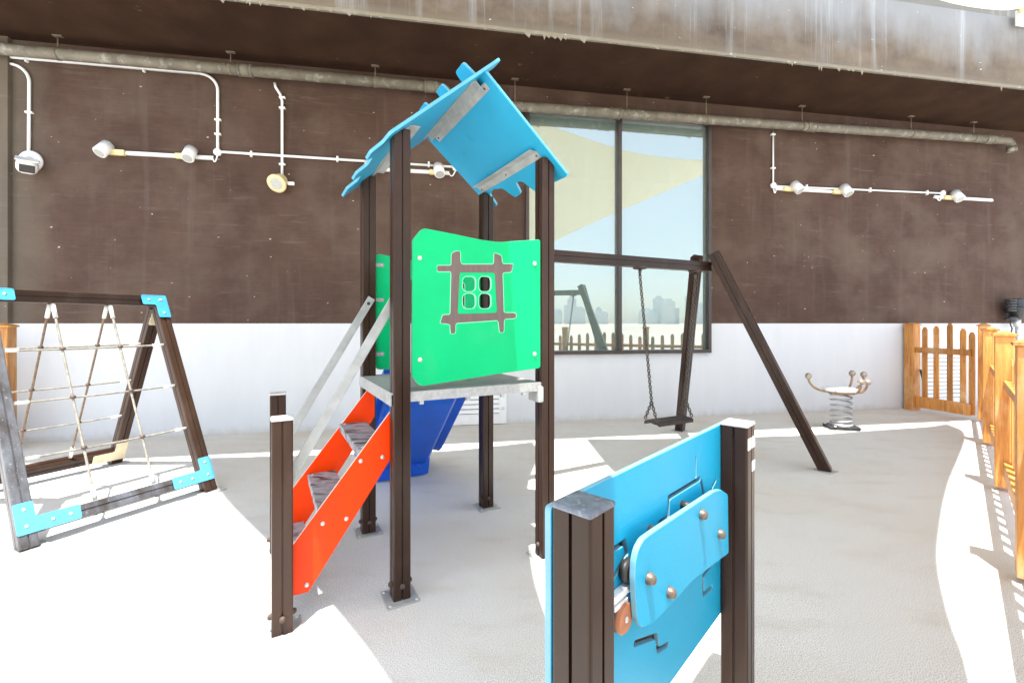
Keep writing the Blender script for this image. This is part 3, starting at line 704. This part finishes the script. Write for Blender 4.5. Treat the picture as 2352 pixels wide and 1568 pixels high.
bmS.faces.new(rings[0]); bmS.faces.new(rings[-1][::-1]); mb.merge(bmS)
mb.prism(rounded([(.26, .012), (.82, .012), (.84, .20), (.24, .20)], .03, 4), axes(e1, UP), T(0, 2.02), .03)
sl_ = mb.build('slide', m_slide, tower)
md = sl_.modifiers.new('b', 'BEVEL'); md.width = .012; md.segments = 2; md.limit_method = 'ANGLE'
for a in (.32, .72): bolt(sl_, T(a, 1.99, .10), -e2, .016, m_slide)

# ------------------------------------------------------------------ swing
sf = thing('swing_set', 'brown swing beam from the tower carried by two splayed legs', 'swing set', T(3.9, 1.0))
beam('beam', T(1.02, 1.0, 2.235), T(3.93, 1.0, 2.265), .11, m_post, sf, UP)
xl_ = T(3.9, 1.0)
for top_, bs_ in ((Vector((2.352, 5.31, 2.42)), Vector((3.40, 4.93, 0))), (Vector((2.225, 5.48, 2.40)), Vector((2.50, 6.78, 0)))):
    lg = beam('leg', bs_ + UP * .0, top_, .115, m_post, sf, e1 + e2 * .4)
    z = (top_ - bs_).normalized(); bolt(lg, bs_ + z * .12 + e1 * .058, e1, .02, m_rust, h=1.0)
    mb = MB(); mb.box(bs_ + UP * .005, (.17, .17, .009), axes(e1, e2), bev=.003); mb.build('base_plate', m_steelw, lg)
for a in (2.85, 3.715):
    zz = 2.245 + .030 * (a - 1) / 2.9 - .06
    mb = MB(); mb.cyl(T(a, 1.0, zz + .004), T(a, 1.0, zz - .022), .075, n=18, bev=.006); mb.build('hanger_plate', m_rust, sf)
sw = thing('swing', 'empty black flat swing seat hanging on two steel chains', 'swing', T(3.28, 1.0, .50))
def chain(mb, p0, p1, lk=.040, r=.0062):
    p0, p1 = Vector(p0), Vector(p1); L = (p1 - p0).length; n = max(2, int(L / (lk * .74))); z = (p1 - p0).normalized()
    u = z.orthogonal().normalized(); v = z.cross(u)
    for i in range(n):
        c = p0 + z * (L * (i + .5) / n); a, bq = (u, v) if i % 2 else (v, u)
        w = lk * .36; pts = []
        for k in range(10):
            t = 2 * math.pi * k / 10; pts.append(c + a * (w * math.cos(t)) + z * (lk * .5 * math.sin(t)))
        mb.tube(pts, r, 5, True)
seatc = T(3.28, 1.0)
for a, a2, zt_ in ((2.85, 3.02, 2.16), (3.715, 3.545, 2.165)):
    mb = MB(); top_ = T(a, 1.0, zt_); yk = T(a2, 1.0, .74)
    mb.cyl(top_ + UP * .03, top_ - UP * .06, .020, .012, n=10); chain(mb, top_ - UP * .05, yk)
    for db in (-.085, .085): chain(mb, yk, T(a2 + (.01 if a2 > 3.3 else -.01), 1.0 + db, .545))
    mb.build('chain', m_chain, sw)
mb = MB(); pr = []
N = 10
top_ = [(-.11 + .22 * k / N, .538 - .022 * ((k / N - .5) * 2) ** 4 + 0.004 * math.cos(k)) for k in range(N + 1)]
pl = top_ + [(x, z - .034) for x, z in reversed(top_)]
ax = Matrix((e2, UP, e2.cross(UP))).transposed()
mb.prism(pl, ax, T(3.02, 1.0, 0), .53); mb.build('seat', m_rubber, sw)
for x in (0,):
    pass

# ------------------------------------------------------------------ spring rider
bc = G(1932, 984); bc = Vector((bc.x, bc.y, 0))
sr = thing('spring_rider', 'spring rider with white printed seat and bronze curved arms near the gate', 'spring rider', bc)
mb = MB(); mb.box(bc + UP * .03, (.40, .28, .05), Matrix.Rotation(R(-14), 3, 'Z'), bev=.008); bpz = mb.build('base_plate', m_black, sr)
for i, j in ((1, 1), (1, -1), (-1, 1), (-1, -1)): bolt(bpz, bc + Vector((.17 * i, .11 * j, .055)), UP, .02)
mb = MB(); pts = [bc + Vector((.135 * math.cos(t), .135 * math.sin(t), .07 + .46 * t / (2 * math.pi * 5.6))) for t in (k * 2 * math.pi / 20 for k in range(113))]
mb.tube(pts, .0135, 8); mb.cyl(bc + UP * .05, bc + UP * .09, .15, n=24); mb.build('spring', m_spring, sr)
mb = MB(); mb.cyl(bc + UP * .53, bc + UP * .57, .17, .20, n=24); mb.build('hub', m_bronze, sr)
mb = MB(); mb.lathe([(.20, .0), (.235, .005), (.235, .035), (.20, .05), (.05, .055)], bc + Vector((-.02, 0, .57)), n=32); mb.build('seat', m_disc, sr)
for dx, dy, zz in ((-.50, .0, .78), (.36, .26, .79), (.48, .18, .78), (.10, -.26, .72), (.24, -.20, .71)):
    d = Vector((dx, dy, 0)); mb = MB()
    e = d.normalized(); pts = [bc + e * .10 + UP * .565, bc + e * .2 + UP * .565]
    for k in range(1, 9):
        q = k / 8; pts.append(bc + e * (.2 + (d.length - .2) * math.sin(q * math.pi / 2)) + UP * (.565 + (zz - .565) * (1 - math.cos(q * math.pi / 2))))
    mb.tube(pts, .017, 8); ar_ = mb.build('arm', m_bronze, sr)
    mb = MB(); mb.sph(pts[-1] + UP * .02, .047); mb.build('knob', m_ball, ar_)

# ------------------------------------------------------------------ net climbing frame
FR = Vector((-2.885, 4.335, 0)); FL = Vector((-3.427, 3.218, 0)); BR = Vector((-4.545, 5.20, 0)); BL = BR + (FL - FR)
dB = (FL - FR).normalized(); LB = (FL - FR).length; nB = (BR - FR).normalized()
ZA = 1.83; AR = (FR + BR) / 2 + UP * ZA; AL = (FL + BL) / 2 + UP * ZA
cf = thing('climbing_frame', 'triangular rope net climbing frame of brown beams with blue brackets', 'climbing frame', (FR + BL) / 2)
def lean(base, apex, z): return base + (apex - base) * (z / ZA)
beam('top_beam', AR - dB * .045, AL + dB * .045, .105, m_post, cf, UP)
WB = .105
for base, apex, mt in ((FR, AR, m_post), (FL, AL, m_postw), (BR, AR, m_post), (BL, AL, m_post)):
    stop = lean(base, apex, ZA - .075)
    lg = beam('leg', base, stop, WB, mt, cf, dB)
    mb = MB(); mb.box(base + UP * .006, (.22, .20, .010), axes(dB, nB), bev=.003); fpz = mb.build('base_plate', m_steelw, lg)
    for i, j in ((1, 1), (-1, 1), (1, -1), (-1, -1)): bolt(fpz, base + dB * .085 * i + nB * .075 * j + UP * .011, UP, .011)
    for q in (.42, .95, 1.38): bolt(lg, lean(base, apex, q) - dB * (WB / 2), -dB, .012, m_rust)
for (r0, r1, a0, a1, mt) in ((FR, FL, AR, AL, m_postw), (BR, BL, AR, AL, m_post)):
    z = .135; q0, q1 = lean(r0, a0, z), lean(r1, a1, z)
    bmz = beam('bottom_beam', q0 + dB * .053, q1 - dB * .053, .10, mt, cf, (a0 - r0))
    for q in (.33, .67): bolt(bmz, q0 + (q1 - q0) * q - UP * .05, -UP, .016, m_rust)
def lbracket(corner, hx, hy, nrm, mat, la=.30, lb=.20, w=.11, name='corner_bracket'):
    """L plate: arms along hx and hy from the corner"""
    ax = Matrix((hx, hy, hx.cross(hy))).transposed()
    sgn = 1 if hx.cross(hy).dot(nrm) > 0 else -1
    pl = rounded([(-.055, -.055), (la, -.055), (la, w - .055), (w - .055, w - .055), (w - .055, lb), (-.055, lb)], .018, 4)
    br = plate(name, [pl], .006, ax, corner, [mat], cf, bev=.0015)
    for x, y in ((0, 0), (.0, lb - .05), (la - .06, 0), (la - .16, 0)): bolt(br, corner + hx * x + hy * y + nrm * .003, nrm, .012, m_bolt)
for base, apex, sd_, nv, mt in ((FR, AR, 1, -nB, m_bracket), (FL, AL, -1, -nB, m_bracket)):
    u_ = (apex - base).normalized(); hx = dB * sd_; nn = hx.cross(u_); nn = nn if nn.dot(nv) > 0 else -nn
    lbracket(lean(base, apex, .135) + nn * (WB / 2 + .004), hx, u_, nn, mt, .30, .17)
    lbracket(lean(base, apex, ZA - .02) + nn * (WB / 2 + .012) , hx, -u_, nn, m_bracketb, .17, .20)
for base, apex, sd_ in ((BR, AR, 1), (BL, AL, -1)):
    u_ = (apex - base).normalized(); hx = dB * sd_; nn = hx.cross(u_); nn = nn if nn.dot(-nB) > 0 else -nn
    lbracket(lean(base, apex, .135) + nn * (WB / 2 + .004), hx, u_, nn, m_bracket2, .24, .17)
    lbracket(lean(base, apex, ZA - .10) + nn * (WB / 2 + .004), hx, -u_, nn, m_bracket2, .05, .14)
def strand(mb, p0, p1, r=.0095):
    p0, p1 = Vector(p0), Vector(p1); N = 14; sag = (p1 - p0).length * .006
    mb.tube([p0 + (p1 - p0) * k / N - UP * (sag * math.sin(math.pi * k / N)) for k in range(N + 1)], r, 7)
for base0, base1, mt, mt2 in ((FR, FL, m_rope, m_rope), (BR, BL, m_roped, m_roped)):
    pos = lambda tau, z: lean(base0 + dB * tau, AR + dB * tau, z)
    for tau in (.415, .825):
        r_ = MB(); strand(r_, pos(tau, .19), pos(tau, ZA - .05)); rp = r_.build('rope', mt, cf)
        for z0, z1 in ((.19, .30), (ZA - .18, ZA - .06)):
            m2 = MB(); m2.cyl(pos(tau, z0), pos(tau, z1), .0165, n=12); m2.build('ferrule', m_ferrule, rp)
        for z in (.58, .98, 1.38):
            m2 = MB(); m2.sph(pos(tau, z), .022, (1, 1, .8), 8); m2.build('knot', m_knot, rp)
    for z in (.58, .98, 1.38):
        r_ = MB(); strand(r_, pos(.05, z), pos(LB - .05, z), .0085); rp = r_.build('rope', mt2 if base0 is FR else m_rope, cf)
        for t0, t1 in ((.05, .15), (LB - .15, LB - .05)):
            m2 = MB(); m2.cyl(pos(t0, z), pos(t1, z), .0135, n=12); m2.build('ferrule', m_ferrule, rp)

# ------------------------------------------------------------------ blue activity panel in front
pn = Vector((.16, 1.018, 0)); pv = Vector((.675, .738, 0)).normalized(); qv = Vector((.738, -.675, 0)).normalized(); PL = 1.115
ap = thing('activity_panel', 'blue play panel with sliding board between two brown posts in the foreground', 'play panel', pn + pv * PL / 2)
for t_, cap in ((0, m_cap), (PL, m_capl)):
    c = pn + pv * t_
    pp = beam('post', c + UP * .01, c + UP * 1.19, .102, m_post, ap, pv)
    mb = MB(); mb.box(c + UP * 1.196, (.106, .106, .014), axes(pv, qv), bev=.006); mb.build('cap', cap, pp); foot(pp, c, pv, qv)
    if t_:
        for z, hh in ((1.125, .045), (1.03, .04)):
            mb = MB(); mb.box(c + qv * .0515 + pv * .026 + UP * z, (.042, .0015, hh), axes(pv, qv))
            if z > 1.1: mb.box(c + qv * .0515 - pv * .026 + UP * z, (.042, .0015, hh), axes(pv, qv))
            mb.build('sticker', m_plastic, pp)
ob = pn - qv * .061
def pc3(cx, cy, off=0.0):
    return onplane(1215.2 + cx * .425, 901.6 + cy * .425, ob + qv * off, pv, qv)
def slot(pts, w=.016):
    """closed outline of a routed slot along a polyline"""
    pts = [Vector(p) for p in pts]; L, Rr = [], []
    for i, p in enumerate(pts):
        a = pts[max(i - 1, 0)]; c = pts[min(i + 1, len(pts) - 1)]
        d1 = (p - a).normalized() if i else (c - p).normalized(); d2 = (c - p).normalized() if i < len(pts) - 1 else d1
        n1 = Vector((-d1.y, d1.x)); n2 = Vector((-d2.y, d2.x)); n = (n1 + n2).normalized(); k = 1 / max(.5, n.dot(n1))
        e = d1 * (-w / 2 if i == 0 else (w / 2 if i == len(pts) - 1 else 0))
        L.append(tuple(p + n * (w / 2 * k) + e)); Rr.append(tuple(p - n * (w / 2 * k) + e))
    return rounded(L + Rr[::-1], w * .45, 3)
slots = [slot([pc3(*q) for q in ((889, 345), (889, 450))], .010),
         slot([pc3(*q) for q in ((908, 462), (742, 562), (740, 665), (690, 700), (688, 760))]),
         slot([pc3(*q) for q in ((918, 475), (938, 585))]),
         slot([pc3(*q) for q in ((995, 470), (975, 510), (970, 600))]),
         slot([pc3(*q) for q in ((430, 850), (500, 800), (513, 865), (440, 990))]),
         slot([pc3(*q) for q in ((560, 1345), (676, 1305), (684, 1385), (735, 1352))], .018),
         slot([pc3(*q) for q in ((968, 930), (928, 985), (930, 1085), (975, 1045))], .016)]
bx0, bx1 = -.052, PL + .052
bd = plate('board', [rounded([(bx0, .425), (bx1, .425), (bx1, 1.19), (bx0, 1.19)], .012, 3)] + slots, .018, axes(pv, UP), ob, m_bluep, ap, bev=.0025, label='blue back board with routed slots')
OF = .050
plate('slot_backing', [rounded([(bx0 + .03, .45), (bx1 - .03, .45), (bx1 - .03, 1.165), (bx0 + .03, 1.165)], .01, 2)], .004, axes(pv, UP), ob - qv * .0125, m_core, ap, bev=.001)
ov = [pc3(*q, OF) for q in ((556, 1000), (560, 905), (575, 840), (605, 785), (660, 745), (990, 528), (1025, 520), (1062, 545), (1066, 862), (945, 952), (870, 1010), (700, 1195), (650, 1240), (592, 1262), (570, 1230))]
oo = ob + qv * OF
od = plate('sliding_board', [rounded(ov, .012, 3)], .018, axes(pv, UP), oo, m_bluep, ap, bev=.003)
for q in ((643, 1000), (755, 1075), (928, 655), (1027, 760)):
    x, z = pc3(*q, OF + .009); bolt(od, oo + qv * .009 + pv * x + UP * z, qv, .0175, m_knob, 'knob', 1.3)
for q in ((600, 940), (720, 760), (890, 620), (1010, 850)):
    x, z = pc3(*q, OF); mb = MB(); mb.cyl(ob + qv * .009 + pv * x + UP * z, oo - qv * .009 + pv * x + UP * z, .014, n=12); mb.build('spacer', m_dark, od)
x, z = pc3(510, 1215, .03); c = ob + qv * .026 + pv * x + UP * z
mb = MB(); mb.cyl(c - qv * .012, c + qv * .012, .040, n=28, bev=.004); wh = mb.build('disc', m_wheel, ap); bolt(wh, c + qv * .012, qv, .009)
x, z = pc3(545, 965, .03); c = ob + qv * .022 + pv * x + UP * z
mb = MB(); mb.cyl(c - qv * .012, c + qv * .012, .030, n=24, bev=.004); mb.build('disc', m_dark, ap)
x, z = pc3(500, 1095, .03); c = ob + qv * .020 + pv * x + UP * z
mb = MB(); mb.box(c, (.10, .022, .020), axes(pv, qv), bev=.003); mb.box(c - UP * .024, (.07, .022, .014), axes(pv, qv), bev=.003); mb.build('stop_bar', m_plastic, ap)

# ------------------------------------------------------------------ picket fence and gate
g = Vector((.70, .714, 0)).normalized(); gn = Vector((-g.y, g.x, 0))
KZ = .035
fpos = [Vector((7.65, 7.38, 0)), Vector((6.27, 5.97, 0)), Vector((4.72, 4.36, 0)), Vector((3.20, 2.80, 0)), Vector((1.68, 1.24, 0)), Vector((.16, -.32, 0)), Vector((-1.36, -1.88, 0))]
A0, A1 = fpos[1] - gn * .0, fpos[-1]
mb = MB(); mb.prism([(-.16, -.12), (.16, -.12), (.16, 0), (-.16, 0)], axes(gn, UP), fpos[-1] - g * .3 + UP * KZ, -((fpos[0] - fpos[-1]).length + .5))
k_ = MB(); Lk = (fpos[0] - fpos[-1]).length + .4; k_.box((fpos[0] + fpos[-1]) / 2 + UP * (KZ / 2 - .05), (Lk, .32, KZ + .1), axes(g, gn), bev=.008); mb.bm.free()
tag(k_.build('kerb', m_kerb), kind='structure')
def wpost(parent, c, ax1, ax2, z1, w=.15, z0=.0):
    mb = MB(); mb.box(c + UP * (z0 + z1) / 2, (w, w, z1 - z0), axes(ax1, ax2), bev=.006); p = mb.build('post', m_wood, parent)
    mb = MB(); mb.box(c + UP * (z1 + .011), (w + .035, w + .035, .022), axes(ax1, ax2), bev=.004)
    b2 = bmesh.new(); h = .03; ww = (w + .035) / 2
    vs = [b2.verts.new(c + ax1 * (ww * i) + ax2 * (ww * j) + UP * (z1 + .0225)) for i, j in ((-1, -1), (1, -1), (1, 1), (-1, 1))]; tp = b2.verts.new(c + UP * (z1 + .0225 + h))
    for k in range(4): b2.faces.new((vs[k], vs[(k + 1) % 4], tp))
    b2.faces.new(vs[::-1]); mb.merge(b2); mb.build('post_cap', m_wood, p)
    return p
def picket(parent, c, along, nrm, z0, z1, w=.085, th=.02):
    tip = .055; pl = [(-w / 2, z0), (w / 2, z0), (w / 2, z1 - tip), (.018, z1), (-.018, z1), (-w / 2, z1 - tip)]
    mb = MB(); mb.prism(pl, axes(along, UP), c - along.cross(UP) * (th / 2), th); return mb.build('picket', m_wood, parent)
fence = thing('picket_fence', 'orange wooden picket fence running diagonally along the right side', 'fence', fpos[3])
hts = [1.55, 1.50, 1.475, 1.46, 1.46, 1.46, 1.46]
for c, h in zip(fpos, hts): wpost(fence, c, g, gn, h, .135, KZ)
for i in range(len(fpos) - 1):
    a, c = fpos[i], fpos[i + 1]; L = (c - a).length; d = (c - a).normalized()
    for z, hh in ((.22, .14), (1.02, .075)):
        mb = MB(); mb.box((a + c) / 2 + UP * z - gn * .01, (L - .152, .05, hh), axes(g, gn), bev=.004); mb.build('rail', m_wood, fence)
    n = 9
    for k in range(n):
        q = a + d * (.16 + (L - .32) * k / (n - 1)); picket(fence, q - gn * .046, g, gn, .14, 1.26 + .10 * math.sin(math.pi * k / (n - 1)))
gA = Vector((7.42, 8.44, 0)); gB = fpos[0] + Vector((-.02, .08, 0)); gd = (gB - gA).normalized(); gnn = Vector((-gd.y, gd.x, 0))
gt = thing('picket_gate', 'orange wooden picket gate beside the white wall under the valve', 'gate', (gA + gB) / 2)
wpost(gt, gA, gd, gnn, 1.56, .165, 0)
s0 = gA + gd * .085; s1 = gB - gd * .08; gl = (s1 - s0).length
for z, hh in ((.165, .20), (1.11, .10)):
    mb = MB(); mb.box((s0 + s1) / 2 + UP * z + gnn * -.012, (gl, .04, hh), axes(gd, gnn), bev=.004); mb.build('rail', m_wood, gt)
for q, zt_ in ((.14, 1.53), (.36, 1.55), (.61, 1.60), (.84, 1.51), (.99, 1.45)):
    picket(gt, s0 + gd * (gl * q) + gnn * .022, gd, gnn, .08, zt_, .085)
mb = MB(); mb.cyl(s0 + gd * .02 + gnn * .05 + UP * .75, s0 + gd * (gl * .16) + gnn * .05 + UP * .26, .016, n=8); mb.build('brace', m_valve, gt)
mb = MB(); mb.box((gA + gB) / 2 + UP * .026 - gnn * .07, ((gB - gA).length + .1, .10, .05), axes(gd, gnn), bev=.006); tag(mb.build('threshold_strip', m_black), 'black strip on the floor under the picket gate', 'threshold')
lp = G(8, 1000); s_, _ = onwall(3, 900, .5)
lf = Wd(s_, .45, 0)
lfd = Vector((-.95, -.25, 0)).normalized(); lfn = Vector((-lfd.y, lfd.x, 0))
lt = thing('picket_fence', 'orange wooden fence end at the far left edge behind the net frame', 'fence', lf)
wpost(lt, lf, lfd, lfn, 1.55, .15, 0)
for z, hh in ((.22, .14), (1.02, .075)):
    mb = MB(); mb.box(lf + lfd * .8 + UP * z, (1.45, .05, hh), axes(lfd, lfn), bev=.004); mb.build('rail', m_wood, lt)
for k in range(6): picket(lt, lf + lfd * (.22 + .22 * k) - lfn * .037, lfd, lfn, .14, 1.3)

# ------------------------------------------------------------------ shade sails overhead
def sail(label, pts, cables, shackle=False, thin=.004):
    """pts: ground points the edge shades and the height of the edge there (x, y, z)"""
    P = []
    for x, y, z in pts:
        P.append(Vector((x + SX * z, y + SY * z, z)))
    base = sum(P, Vector()) / len(P)
    t = thing('shade_sail', label, 'shade sail', base, 'shade sails over the playground')
    b2 = bmesh.new(); vs = [b2.verts.new(p) for p in P]; f = b2.faces.new(vs)
    r = bmesh.ops.extrude_face_region(b2, geom=[f]); bmesh.ops.translate(b2, vec=(0, 0, thin), verts=[v for v in r['geom'] if isinstance(v, bmesh.types.BMVert)])
    bmesh.ops.triangulate(b2, faces=[f for f in b2.faces if len(f.verts) > 4])
    mb = MB(); mb.merge(b2); mb.build('fabric', m_sail, t)
    for i, q in cables:
        mb = MB(); mb.cyl(P[i], q, .008, n=6)
        if shackle and q.x > 5: mb.sph(P[i] + (q - P[i]) * .1, .035); mb.sph(P[i] + (q - P[i]) * .55, .03)
        mb.build('cable', m_cream if q.x > 5 else m_steel, t)
    return P
def smooth(pts, n=5):
    """Catmull-Rom through the points"""
    out = []; p = [Vector(q) for q in pts]; p = [p[0] * 2 - p[1]] + p + [p[-1] * 2 - p[-2]]
    for i in range(1, len(p) - 2):
        for k in range(n):
            t = k / n; a, b_, c, d = p[i - 1:i + 3]
            q = .5 * ((2 * b_) + (c - a) * t + (2 * a - 5 * b_ + 4 * c - d) * t * t + (3 * b_ - a - 3 * c + d) * t ** 3); out.append(tuple(q))
    out.append(tuple(p[-2])); return out
MAST = Vector((.55, -.35, 0))
far_l = smooth([(-3.62, 5.42, 6.5), (-2.2, 5.55, 6.3), (-.852, 5.706, 6.25), (.28, 6.14, 6.5)])
right_l = smooth([(.28, 6.14, 6.5), (.33, 5.55, 5.9), (.165, 4.5, 5.0), (.13, 3.2, 4.1), (.20, 2.41, 3.5), (.50, .70, 2.4)])
left_l = smooth([(.50, .70, 2.4), (-.544, 2.024, 3.2), (-.836, 2.375, 3.5), (-1.207, 2.777, 3.8), (-1.76, 3.30, 4.25), (-2.83, 4.38, 5.4), (-3.62, 5.42, 6.5)])
pl = far_l[:-1] + right_l[:-1] + left_l[:-1]
sail('cream triangular shade sail over the tower, out of view above', pl, [(0, Wd(-4.3, FD, 6.5)), (len(far_l) - 1, Wd(-.2, FD, 6.5)), (len(far_l) + len(right_l) - 2, MAST + UP * 2.62)])
bw = onwall(2341, 40, FD + .02)
far_r = smooth([(1.02, 6.28, 6.4), (2.4, 6.34, 6.0), (4.12, 6.50, 5.60), (5.53, 6.83, 5.47), (6.4, 7.03, 5.49), (6.92, 7.24, 5.63)])
right_r = smooth([(6.92, 7.24, 5.63), (6.48, 6.50, 5.4), (4.37, 4.55, 4.45), (3.36, 3.57, 3.95), (2.83, 3.02, 3.65), (2.374, 2.466, 3.3), (2.04, 2.024, 3.05), (1.0, .85, 2.4)])
left_r = smooth([(1.0, .85, 2.4), (1.04, 1.95, 3.1), (1.20, 2.6, 3.7), (1.24, 3.7, 4.6), (1.08, 5.0, 5.5), (1.02, 6.28, 6.4)])
pl = far_r[:-1] + right_r[:-1] + left_r[:-1]
PR = sail('cream shade sail whose corner is strapped to the fascia at the upper right', pl, [(0, Wd(.6, FD, 6.5)), (len(far_r) - 1, Wd(bw[0], FD + .05, bw[1] + .05)), (len(far_r) + len(right_r) - 2, MAST + UP * 2.64)], True)
t = thing('sail_bracket', 'white metal sail bracket bolted to the fascia at the upper right', 'bracket', (bw[0], -FD, bw[1]), wall=True)
mb = MB(); mb.box((bw[0] + .12, -FD - .03, bw[1] - .02), (.36, .06, .24), bev=.006); mb.build('plate', m_plastic, t)
for i in (-.02, .2): bolt(t, Vector((bw[0] + i, -FD - .06, bw[1] - .04)), (0, -1, 0), .014)
t = thing('sail_post', 'short grey steel post holding the low corners of the shade sails', 'post', MAST)
mb = MB(); mb.cyl(MAST + UP * .012, MAST + UP * 2.7, .05, .05, n=16); mb.cyl(MAST + UP * .0, MAST + UP * .014, .14, n=20); mb.build('pole', m_steel, t)

# ------------------------------------------------------------------ distant city mirrored in the window
for i in range(26):
    az = R(random.uniform(22, 50)); dist = random.uniform(1000, 1500); x, y = math.sin(az) * dist, -math.cos(az) * dist
    w = random.uniform(16, 40); hgt = random.choice((26, 34, 40, 48, 60, 80)); mb = MB(); ORG = Vector((x, y, -.2))
    mb.box((x, y, hgt / 2 - .2), (w, w * .8, hgt), Matrix.Rotation(az, 3, 'Z')); mb.box((x, y, hgt + hgt * .06 - .2), (w * .55, w * .45, hgt * .12), Matrix.Rotation(az, 3, 'Z'))
    o = mb.build('distant_tower', m_tower); o.location = ORG
    tag(o, 'pale hazy tower block on the skyline mirrored in the window', 'tower', 'distant skyline towers')
ORG = Vector((0, 0, 0))
